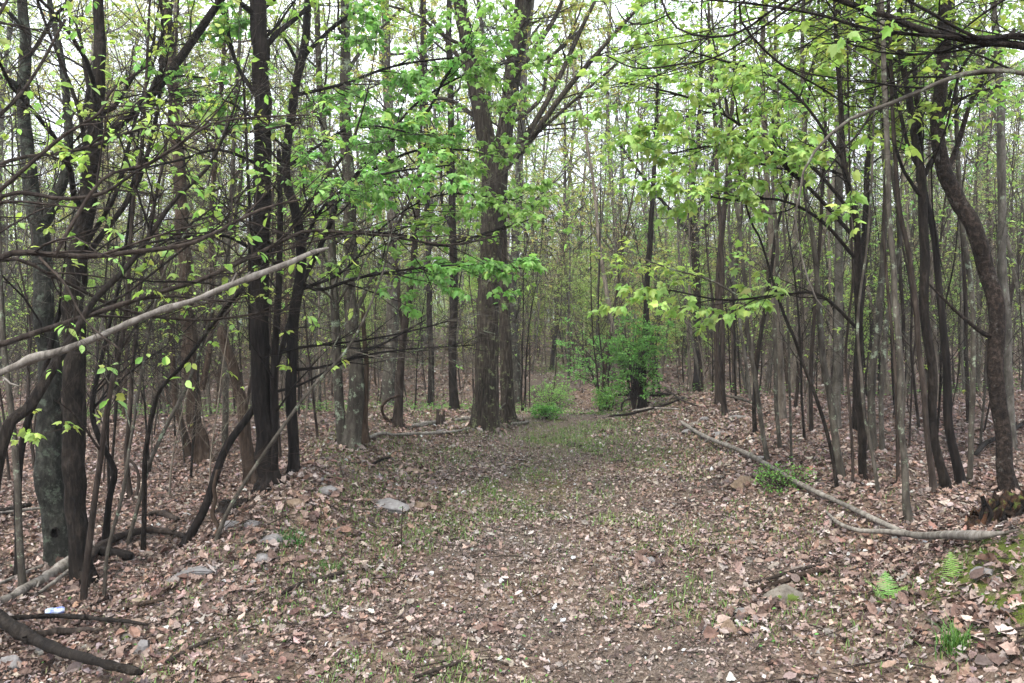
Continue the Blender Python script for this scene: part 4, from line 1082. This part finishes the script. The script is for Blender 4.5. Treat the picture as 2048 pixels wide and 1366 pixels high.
PEB = [(1905, 1222, 12), (1918, 1218, 14), (1932, 1224, 12), (1908, 1238, 15), (1922, 1240, 12), (1940, 1250, 10), (1998, 1252, 11), (1950, 1264, 9), (1936, 1216, 10), (1915, 1256, 20), (1985, 1240, 9), (1865, 1262, 9)]
for px, py, w in PEB:
    o = rock('small white pebble in the loose cluster on the bare dirt bank', px, py, w, w * .8, 'pale', .6, name='pebble', rot=px * 1.7, cat='pebble')
    o['group'] = 'white pebbles on the dirt bank'

# ------------------------------------------------------------------ stumps, can, ferns, tuft, bushes
def stump(label, px, py, wpx, hpx, bk, tall=True):
    rng = rs(label); D = hit(px, py); x, y = (px - CX) / F * D, D; r = wpx * .5 / F * D; h = hpx / F * D
    b = np.array([x, y, float(gz(x, y))]); k = 36
    a = np.arange(k) * 2 * math.pi / k
    hs = [-.1, 0, .15, .35, .6, .8, 1.]
    rim = 1 + (.22 * np.sin(a * 2 + 1) + .25 * rng.normal(0, 1, k) * .5)
    V = []
    for q, t in enumerate(hs):
        rr = r * (1.35 - .35 * min(1, t * 2.2)) * (1 + .12 * np.sin(a * 5 + 2) + .07 * np.sin(a * 9))
        V.append(np.stack([rr * np.cos(a), rr * np.sin(a), h * (t + 0 * a if t < .5 else t * (1 + (rim - 1) * (t - .4) * 1.4))], 1))
    top = V[-1].copy()
    V.append(top * [.72, .72, 1]); V.append(top * [.6, .6, .45]); V.append(top * [.1, .1, .35])
    V = np.array(V).reshape(-1, 3) + b
    f = []
    for q in range(len(hs) + 2):
        for j in range(k):
            f.append((q * k + j, q * k + (j + 1) % k, (q + 1) * k + (j + 1) % k, (q + 1) * k + j))
    m = MB(); m.add(V, f)
    o = m.build('stump', BARK[bk], None, b); o.location = b
    return tag(o, label, 'stump')
stump('small grey-brown cut stump left of the largest oak', 881, 853, 16, 26, 'brown')
stump('low black burnt stump base right of the thin litter stems', 468, 1018, 50, 16, 'black')

# big rotten stump at the right edge
def rotten_stump():
    lb = 'big rotten crumbling stump with moss and orange rot at the right edge'
    rng = rs(lb); D = hit(1990, 1060); D += .25; b = np.array([(2062 - CX) / F * D, D, float(gz((2062 - CX) / F * D, D)) - .03])
    root = empty('rotten_stump', tuple(b)); tag(root, lb, 'stump')
    # main mass: lumpy ridge lying along x
    nu, nv = 120, 56
    U, V = np.meshgrid(np.linspace(0, 1, nu), np.linspace(0, 1, nv))
    ang = V * math.pi
    Lx = .95
    prof = .03 + .17 * np.sin(np.clip(U * 1.25, 0, 1) * math.pi * .62 + .35)
    n_ = .03 * np.sin(U * 31 + V * 9) + .025 * np.sin(U * 17 - V * 23 + 2) + .02 * np.sin(U * 53 + V * 41)
    n_ += .035 * np.abs(np.sin(U * 71 + 5 * np.sin(V * 13))) * np.sin(V * 37 + U * 20) + .012 * rng.normal(0, 1, U.shape)
    rr = prof + n_
    x = -.26 + U * Lx + .06 * np.sin(V * 5)
    y_ = -np.cos(ang) * rr * 1.1
    z_ = np.sin(ang) * rr * 1.0 - .02
    pts = np.stack([x, y_, z_], -1).reshape(-1, 3) + b
    ii, jj = np.meshgrid(np.arange(nu - 1), np.arange(nv - 1)); a0 = (jj * nu + ii).ravel()
    m = MB(); m.add(pts, np.stack([a0, a0 + 1, a0 + nu + 1, a0 + nu], 1))
    m.build('body', BARK['rot'], root, b)
    # upright splinter of orange rot with moss
    EX = [(rng.uniform(-.32, .5), rng.uniform(.06, .19), rng.uniform(.006, .018), ['rot', 'black', 'rust', 'black'][rng.integers(0, 4)]) for _ in range(34)]
    for q, (dx, dz, w, bk) in enumerate(EX + [(-.24, .13, .035, 'rot'), (-.17, .16, .04, 'rot'), (-.30, .08, .05, 'rot'), (-.10, .14, .035, 'moss'), (-.36, .04, .05, 'rot')]):
        oy = rng.uniform(-.16, .05) if q < 34 else 0.; s0 = b + [dx - .07, -.05 + oy * 1.4, -.06]; s1 = b + [dx, -.02 + oy, dz * .6]; s2 = b + [dx + rng.uniform(-.06, .08), oy, dz]
        mm = MB(); v, f = tubes(np.array([[s0, s1, (s1 + s2) / 2 + [.01, 0, 0], s2]]), np.array([[w, w * .8, w * .55, .012]]), 9)
        v = v + rng.normal(0, .006, v.shape)
        mm.add(v, f); mm.build('splinter', BARK[bk], root, b)
rotten_stump()

# crumpled can
def can():
    lb = 'crumpled blue and white drink can lying in the leaves at lower left'
    D = hit(112, 1236); x, y = (110 - CX) / F * D, D
    b = np.array([x, y, float(gz(x, y)) + .045]); root = empty('crumpled_can', tuple(b), .45); tag(root, lb, 'can')
    mcan, n, bs, o = newmat('can_print')
    tcn = n.nodes.new("ShaderNodeTexCoord"); nz = noise(n, 18, 2, .5, tcn.outputs['Object'])
    rp = ramp(n, nz.outputs['Fac'], [(.46, (.30, .38, .55)), (.52, (.06, .08, .38)), (.60, (.36, .42, .52))])
    n.links.new(rp.outputs[0], bs.inputs['Base Color']); bs.inputs['Roughness'].default_value = .35; bs.inputs['Metallic'].default_value = .3
    k, ns = 32, 22
    a = np.arange(k) * 2 * math.pi / k
    V = []
    for q in range(ns):
        t = q / (ns - 1); xx = (t - .5) * .115
        r = .032 * (1 - .22 * (t < .05) - .2 * (t > .95))
        cr_ = 1 - .28 * np.exp(-((t - .45) / .13) ** 2) * (.6 + .4 * np.cos(a * 2 + 1)) + .06 * np.sin(a * 3 + t * 14) * np.sin(t * 3.14)
        V.append(np.stack([xx + 0 * a, r * cr_ * np.cos(a), r * cr_ * np.sin(a) * .78], 1))
    f = [(q * k + j, q * k + (j + 1) % k, (q + 1) * k + (j + 1) % k, (q + 1) * k + j) for q in range(ns - 1) for j in range(k)]
    m = MB(); m.add(np.array(V).reshape(-1, 3), f); m.build('body', mcan, root)
    al, n, bs, o = newmat('can_metal'); bs.inputs['Base Color'].default_value = (.7, .72, .75, 1); bs.inputs['Metallic'].default_value = .9; bs.inputs['Roughness'].default_value = .3
    for e, nm in ((0, 'base'), (ns - 1, 'lid')):
        ring = V[e]; s = 1 if e else -1
        vv = np.vstack([ring, ring * [1, .85, .85] + [s * .003, 0, 0], ring * [1, .8, .8] - [s * .003, 0, 0], [[ring[0, 0] - s * .003, 0, 0]]])
        ff = [(w * k + j, w * k + (j + 1) % k, (w + 1) * k + (j + 1) % k, (w + 1) * k + j) for w in range(2) for j in range(k)]
        mm = MB(); mm.add(vv, ff); mm.f.append((np.array([(2 * k + j, 2 * k + (j + 1) % k, 3 * k) for j in range(k)]), 0, False)); mm.build(nm, al, root)
can()

def fern(label, px, py, fronds):
    rng = rs(label); D = hit(px, py); b = np.array([(px - CX) / F * D, D, float(gz((px - CX) / F * D, D))])
    root = empty('fern', tuple(b)); tag(root, label, 'fern')
    for az, ln, el, curl in fronds:
        m = MB(); n = 19
        t = np.linspace(0, 1, n)
        e = el - curl * t
        dirv = np.stack([np.cos(az) * np.cos(e), np.sin(az) * np.cos(e), np.sin(e)], 1)
        p = np.cumsum(dirv * ln / n, 0); side = np.array([-math.sin(az), math.cos(az), 0.])
        v, f = tubes(p[None], (np.linspace(.0022, .0006, n))[None], 5); m.add(v, f, 0, (.13, .22, .05))
        w = ln * .44 * np.sin(np.clip(t * .95 + .10, 0, 1) * math.pi) ** .8 * (1 - .55 * t)
        for s in (-1, 1):
            for j in range(3, n):
                X = side * s + dirv[j] * .35 + rng.normal(0, .05, 3)
                up = np.cross(dirv[j], side * s) * s
                q = nrm(up) if up[2] > 0 else -nrm(up)
                # pinna: a toothed blade
                K = 5; tt = np.linspace(0, 1, K); Xn = nrm(X)
                sp = p[j] + np.outer(tt * w[j], Xn) - np.outer(tt ** 2, [0, 0, .18 * w[j]])
                hw = .34 * ln / n * (1 - tt * .8)
                vv = np.vstack([sp + np.outer(hw, dirv[j]), sp - np.outer(hw, dirv[j])])
                ff = [(a, a + 1, K + a + 1, K + a) for a in range(K - 1)]
                c = np.array([.15, .32, .07]) * rng.lognormal(0, .1)
                m.add(vv, ff, 0, c)
        m.build('frond', GRASS, root)
fern('right fern, one bright green upright frond on the mossy bank', 1908, 1168, [(1.5, .17, 1.45, .35), (2.7, .09, .9, 1.0), (-.9, .08, .4, .6)])
fern('left fern, bright green with spreading fronds below the mossy bank', 1778, 1205, [(2.9, .17, .95, .5), (1.4, .17, 1.3, .5), (.25, .14, .8, .4), (2.3, .10, .7, .5), (3.3, .08, .3, .5)])

def tuft(label, px, py, n, rad, h):
    rng = rs(label); D = hit(px, py); x, y = (px - CX) / F * D, D; b = (x, y, float(gz(x, y)))
    m = MB(); tuft_blades(m, rng, x, y, n, rad, h * .4, h, [(.03, .12, .02), (.045, .15, .025), (.07, .18, .03)], .0022, 1.4)
    o = m.build('grass_tuft', GRASS, None, b); o.location = b
    return tag(o, label, 'grass tuft')
tuft('vivid green grass tuft on the dirt bank at the lower right', 1905, 1302, 170, .03, .13)
tuft('bright green grass clump on the left of the path near the thin stone chip', 585, 1085, 160, .05, .09)
tuft('small green grass clump lower down the left side of the path', 655, 1140, 90, .04, .07)

def bush(label, px, py, wpx, hpx, pal='deep', n=2500, lsize=.03, leaf='diamond', stems=16, name='bush', D=None, bk='brown', flat=.2):
    rng = rs(label); D = hit(px, py) if D is None else D; x, y = (px - CX) / F * D, D
    b = np.array([x, y, float(gz(x, y))]); w = wpx / F * D; h = hpx / F * D
    root = empty(name, tuple(b)); tag(root, label, 'bush')
    a = rng.uniform(0, 6.28, stems); sp = rng.uniform(.1, .5, stems) * w
    pts = []
    for t in np.linspace(0, 1, 6):
        pts.append(np.stack([x + np.cos(a) * sp * t ** 1.2, y + np.sin(a) * sp * t ** 1.2, b[2] - .02 + h * (.78 + .22 * np.cos(a * 3 + stems)) * t * (1 - .2 * t)], 1))
    P = np.stack(pts, 1) + rng.normal(0, .01, (stems, 6, 3)) * np.linspace(0, 1, 6)[None, :, None]
    R = np.full((stems, 1), .004 + .006 * h) * np.linspace(1, .3, 6)[None]
    m = MB(); v, f = tubes(P, R, 5); m.add(v, f)
    P2, R2 = grow(rng, P, R, 7, .15, 1, .4, 1.2, .12 * h + .1 * w, .25 * h + .25 * w, 5, .2, .03, .6, .015, flat)
    P3_, R3 = grow(rng, P2, R2, 4, .2, 1, .4, 1.2, .06 * w + .03, .15 * w + .05, 4, .2, 0, .7, .015, flat)
    v, f = tubes(P2, R2, 4); m.add(v, f); v, f = tubes(P3_, R3, 3); m.add(v, f)
    m.build('stems', BARK[bk], root, b).name = 'woody_stem'
    c = MB(); put_leaves(c, rng, np.concatenate([P3_, P2[:, 1:5]]), n, lsize, leaf, pal, mat=0, droop=.1, tilt=.5)
    c.build('foliage', LEAF, root, b)
bush('small dark green bush beside the fallen pole', 1562, 978, 130, 50, 'deep', 900, .026)
bush('low bright green bush beyond the path, nearest of the group', 1097, 838, 62, 30, 'deep', 1100, .045, stems=9)
bush('pale green straggly bush behind the low bright green one', 1100, 812, 110, 44, 'fresh', 2400, .05, stems=12)
bush('feathery green bush left of the honeysuckle trunk', 1222, 826, 75, 56, 'deep', 1700, .045, stems=10)
bush('honeysuckle mass of bright green leaves wrapped around the dark trunk beyond the path', 1268, 827, 82, 225, 'honey', 6500, .05, stems=15)
bush('taller pale green spray of leaves left of the honeysuckle mass', 1205, 820, 165, 205, 'fresh', 3600, .06, stems=9, flat=.6)

px_tree('seedling', 'single thin green seedling standing upright in the middle of the path', 'plant', [(802, 1095, 2.5), (803, 1050, 2), (806, 1012, 1.5)], nb=6, blen=(.02, .05), n2=1, n3=1, tlen=(.01, .03), leaves=45, lsize=.014, leaf='diamond', pal='deep', b0=.3, ext=0, k=6)

def bank(bs):
    for bx, by, br in bs:
        n = int(10 + 200 * br)
        a = lr_.uniform(0, 6.283, n); q = lr_.uniform(0, 1, n)
        rr = br * 1.05 + q * (.05 + br * 1.1)
        x = bx + np.cos(a) * rr; y = by + np.sin(a) * rr
        pos = np.stack([x, y, gz(x, y) + .015 + (1 - q) * (.02 + .22 * br)], 1)
        out = np.stack([np.cos(a), np.sin(a), 0 * a], 1)
        Nn = nrm(out * .6 + np.array([0, 0, .8]) + lr_.normal(0, .35, (n, 3)))
        X = nrm(np.cross(Nn, lr_.normal(0, 1, (n, 3))))
        c = LC[lr_.choice(len(LC), n, p=LW)] * lr_.lognormal(-.1, .24, (n, 1))
        for t, tm in enumerate((OAKS + RNDS)):
            k = np.arange(n) % 14 == t
            if k.sum():
                v, f = instance(tm, pos[k], X[k], Nn[k], lr_.uniform(.04, .10, k.sum()))
                lit.add(v, f, 0, np.repeat(c[k], len(tm[0]), 0), smooth=False)
bank(BASES)
tag(lit.build('leaf_litter', LITTER), 'dead brown and tan oak leaves lying all over the forest floor', 'leaf litter', kind='stuff')

# ------------------------------------------------------------------ background thicket: prototypes, then copies
def proto(kind, name_seed, h, r, **kw):
    rng = rs(name_seed)
    n = 7; rows = []
    p = np.array([0., 0., 0.]); d = nrm(np.array([rng.normal(0, .07), rng.normal(0, .07), 1.]))
    for q in range(n):
        rows.append([*p, r * (1 - .8 * q / (n - 1))])
        d = nrm(d + np.array([rng.normal(0, .07), rng.normal(0, .07), .05])); p = p + d * h / (n - 1)
    root = make_tree(kind, name_seed, 'tree', rows, **kw)
    root.location = (0, 0, 0)
    return root

LOOK = {'thin_whip': ['short brown', 'grey', 'tall dark', 'light tan', 'tallest brown', 'dark'], 'slender_sapling': ['thin grey', 'brown', 'stout grey', 'dark', 'pale-barked'], 'tall_tree': ['grey-barked', 'thick brown-barked', 'thin dark', 'green-leaved grey'],
        'twiggy_sapling': ['short brown', 'grey', 'reddish'], 'leafy_shrub': ['pale green', 'yellow-green', 'fresh green']}
LAND = [(20, 'left frame edge'), (115, 'grey hollow trunk'), (165, 'dark front trunk'), (240, 'thin stems by the hollow trunk'), (300, 'straight dark pole'), (395, 'shaggy trunk'), (480, 'broken snag'), (530, 'thick black trunk'),
        (587, 'kinked black trunk'), (650, 'gap before the grey maple'), (705, 'grey maple'), (797, 'looping vine'), (860, 'narrow dark trunk'), (908, 'blackened far trunk'), (975, 'largest oak'), (1040, 'right flank of the oaks'),
        (1100, 'low bright bush'), (1165, 'far end of the path'), (1215, 'feathery bush'), (1270, 'honeysuckle'), (1335, 'gap right of the honeysuckle'), (1395, 'black forked tree'), (1448, 'brown poles at the slabs'),
        (1500, 'pale curved sapling'), (1560, 'small green bush'), (1605, 'bowing dark whip'), (1672, 'pale straight trunk'), (1712, 'dark trunk by the twin poles'), (1755, 'twin grey-green poles'),
        (1808, 'foremost grey sapling'), (1860, 'left side of the dark cluster'), (1905, 'right side of the dark cluster'), (1945, 'grey-brown pole'), (2005, 'crooked trunk'), (2060, 'right frame edge')]
def where(px):
    return min(LAND, key=lambda q: abs(q[0] - px))[1]

def place(root, used, x, y, rz, s, label, group, kind=None):
    if used[0]:
        r = root.copy(); COL.objects.link(r)
        for ch in root.children:
            c = ch.copy(); c.parent = r; COL.objects.link(c)
    else:
        r = root; used[0] = True
    r.location = (x, y, float(gz(x, y)) - .03); r.rotation_euler = (0, 0, rz); r.scale = (s, s, s)
    r['label'] = label; r['group'] = group
    return r

prng = rs('placing')
BG = [
 # kind, n prototypes, builder kwargs, label, group, count, (y0,y1), side filter
 ('slender_sapling', 5, lambda i: dict(h=[6.5, 8, 9, 7.5, 8.5][i], r=[.028, .04, .05, .03, .036][i], bk=['tan', 'grey', 'tan', 'brown', 'pale'][i], k=7, nb=20, blen=(.5, 1.6), b0=.15, leaves=[600, 200, 800, 450, 120][i], leaf='diamond', lsize=.085, pal=['spring', 'pale', 'spring', 'fresh', 'pale'][i], bang=(.3, .8), flat=.65, n2=5, n3=3, furrow=0),
   'slender leafy sapling', 'saplings', 150),
 ('tall_tree', 4, lambda i: dict(h=[15, 17, 14, 16][i], r=[.10, .14, .08, .12][i], bk=['tan', 'grey', 'brown', 'tan'][i], k=10, nb=44, blen=(1., 3.4), b0=.12, leaves=10000, leaf='diamond', lsize=.10, pal=['yellow', 'pale', 'yellow', 'spring'][i], flat=.3, n2=6, n3=4, tlen=(.2, .6)),
   'tall background tree', 'tall trees', 62),
 ('twiggy_sapling', 3, lambda i: dict(h=[4.5, 5.5, 6.5][i], r=[.022, .03, .035][i], bk=['tan', 'pale', 'rust'][i], k=6, nb=26, blen=(.5, 1.5), b0=.12, bang=(.3, .7), leaves=[900, 500, 900][i], leaf='diamond', lsize=.045, pal=['bud', 'yellow', 'bud'][i], flat=.1, n2=6, n3=4, up=.08),
   'twiggy budding sapling', 'budding saplings', 150),
 ('thin_whip', 6, lambda i: dict(h=[2.6, 3.4, 4.4, 3.0, 5.2, 3.8][i], r=[.010, .013, .017, .011, .02, .014][i], bk=['brown', 'grey', 'dark', 'tan', 'brown', 'dark'][i], k=5, nb=13, blen=(.35, 1.2), b0=.15, bang=(.4, .9), leaves=[60, 30, 120, 40, 160, 20][i], leaf='trefoil', lsize=.05, pal='spring', flat=.2, n2=5, n3=3, up=.05),
   'whip-thin stem', 'whip-thin stems', 270),
 ('leafy_shrub', 3, lambda i: dict(h=[2.4, 3.0, 3.6][i], r=[.018, .022, .028][i], bk='brown', k=6, nb=22, blen=(.5, 1.3), b0=.1, leaves=3400, leaf='diamond', lsize=.075, pal=['pale', 'yellow', 'spring'][i], flat=.6, n2=5, n3=4),
   'leafy shrub', 'shrubs', 100),
]
taken = []
for kind, npr, fn, label, group, count in BG:
    ps = []
    for i in range(npr):
        kw = fn(i); h = kw.pop('h'); r = kw.pop('r')
        ps.append((proto(kind, f'{kind}{i}', h, r, **kw), [False]))
    done = 0; tries = 0
    while done < count and tries < 20000:
        tries += 1
        if kind == 'slender_sapling': y = prng.uniform(10.5, 34)
        elif kind == 'thin_whip': y = prng.uniform(8.5, 24)
        elif kind == 'tall_tree': y = prng.uniform(17, 46)
        elif kind == 'twiggy_sapling': y = prng.uniform(13.5, 38)
        else: y = prng.uniform(17, 40)
        x = prng.uniform(-1, 1) * (.63 * y + .3)
        px = CX + x / y * F
        if kind != 'thin_whip' and y < 14.5 and px < 1470 and not (px < 640 and y > 11.5): continue
        if kind == 'thin_whip' and y < 14.5 and (480 if y < 10.5 else 640) < px < (1560 if y < 11 else 1440): continue
        if kind == 'slender_sapling' and px < 1300 and prng.uniform() < .72: continue
        if kind == 'tall_tree' and 1160 < px < 1700 and y < 34 and prng.uniform() < .9: continue
        if kind == 'tall_tree' and px < 500 and prng.uniform() < .3: continue
        if abs(px - 1130) < 70 and y < 23: continue
        if 840 < px < 1240 and y < 21 and kind not in ('twiggy_sapling', 'thin_whip'): continue
        if 690 < px < 1080 and y < 22 and (kind != 'thin_whip' or y < 15 or prng.uniform() < .5): continue
        if any((x - a) ** 2 + (y - b) ** 2 < (.08 if kind == 'thin_whip' else .45 if kind != 'tall_tree' else 3.) for a, b in taken): continue
        if kind == 'leafy_shrub' and 1130 < px < 1330 and y < 22: continue
        taken.append((x, y))
        p, u_ = ps[done % npr]
        lk = LOOK[kind][done % npr]; wh = where(px)
        dist = 'near' if y < (17 if kind != 'tall_tree' else 26) else 'middle' if y < (25 if kind != 'tall_tree' else 35) else 'far'
        place(p, u_, x, y, prng.uniform(0, 6.28), prng.uniform(.8, 1.2), f'{lk} {label} at {dist} distance behind the {wh}', f'{dist} {lk} {group} behind the {wh}')
        done += 1

# ------------------------------------------------------------------ the far wood, one mass
fw = MB(); fr = rs('farwood'); n = 800
yy = 44 + 90 * fr.uniform(0, 1, n) ** 1.2; xx = fr.uniform(-1, 1, n) * (.66 * yy + 3)
H = np.where(fr.uniform(0, 1, n) < .5, fr.uniform(2.5, 6, n), fr.uniform(9, 17, n))
gap = (CX + xx / yy * F > 1130) & (CX + xx / yy * F < 1760)
H = np.where(gap, np.minimum(H, fr.uniform(.08, .15, n) * yy), H); g0 = gz(xx, yy)
P = []
dx = fr.normal(0, .05, n); dy = fr.normal(0, .05, n)
for t in np.linspace(0, 1, 7):
    P.append(np.stack([xx + dx * H * t + fr.normal(0, .08, n) * t, yy + dy * H * t, g0 + H * t - .1], 1))
P = np.stack(P, 1); R = fr.uniform(.05, .16, n)[:, None] * np.linspace(1, .2, 7)[None]
v, f = tubes(P, R, 5); fw.add(v, f, 0)
P1, R1 = grow(fr, P, R, 14, .15, 1, .4, 1.1, 1., 3.2, 6, .15, .05, .5, .012)
v, f = tubes(P1, R1, 3); fw.add(v, f, 0)
P2, R2 = grow(fr, P1, R1, 4, .2, 1, .4, 1.1, .5, 1.5, 4, .2, .02, .6, .012)
v, f = tubes(P2, np.maximum(R2, .006), 3); fw.add(v, f, 0)
for pal, q in (('yellow', 150000), ('pale', 130000), ('bud', 120000), ('spring', 30000)):
    put_leaves(fw, fr, P2, q, .22, 'diamond', pal, cl=2, t0=.05, tilt=.6)
tag(fw.build('far_wood', [BARK['tan'], LEAF]), 'hazy mass of far woodland closing the view behind all nearer trees', 'woodland', kind='stuff')

# ------------------------------------------------------------------ haze: the damp air the far trunks fade into
hzm = bpy.data.materials.new('haze_air'); hzm.use_nodes = True
hn_ = hzm.node_tree; hn_.nodes.clear()
hpv = hn_.nodes.new("ShaderNodeVolumePrincipled")
hpv.inputs['Color'].default_value = (.93, .96, 1.0, 1)
hpv.inputs['Density'].default_value = HAZE
hpv.inputs['Anisotropy'].default_value = .3
hot = hn_.nodes.new("ShaderNodeOutputMaterial")
hn_.links.new(hpv.outputs[0], hot.inputs['Volume'])
B = 1100.; z0, z1 = -40., 70.
hv = np.array([(x, y, z) for z in (z0, z1) for y in (-B, B) for x in (-B, B)])
mb = MB(); mb.add(hv, np.array([(0, 2, 3, 1), (4, 5, 7, 6), (0, 1, 5, 4), (2, 6, 7, 3), (0, 4, 6, 2), (1, 3, 7, 5)]), smooth=False)
tag(mb.build('haze', hzm), 'thin pale haze in the air of the whole wood', 'haze', kind='stuff')
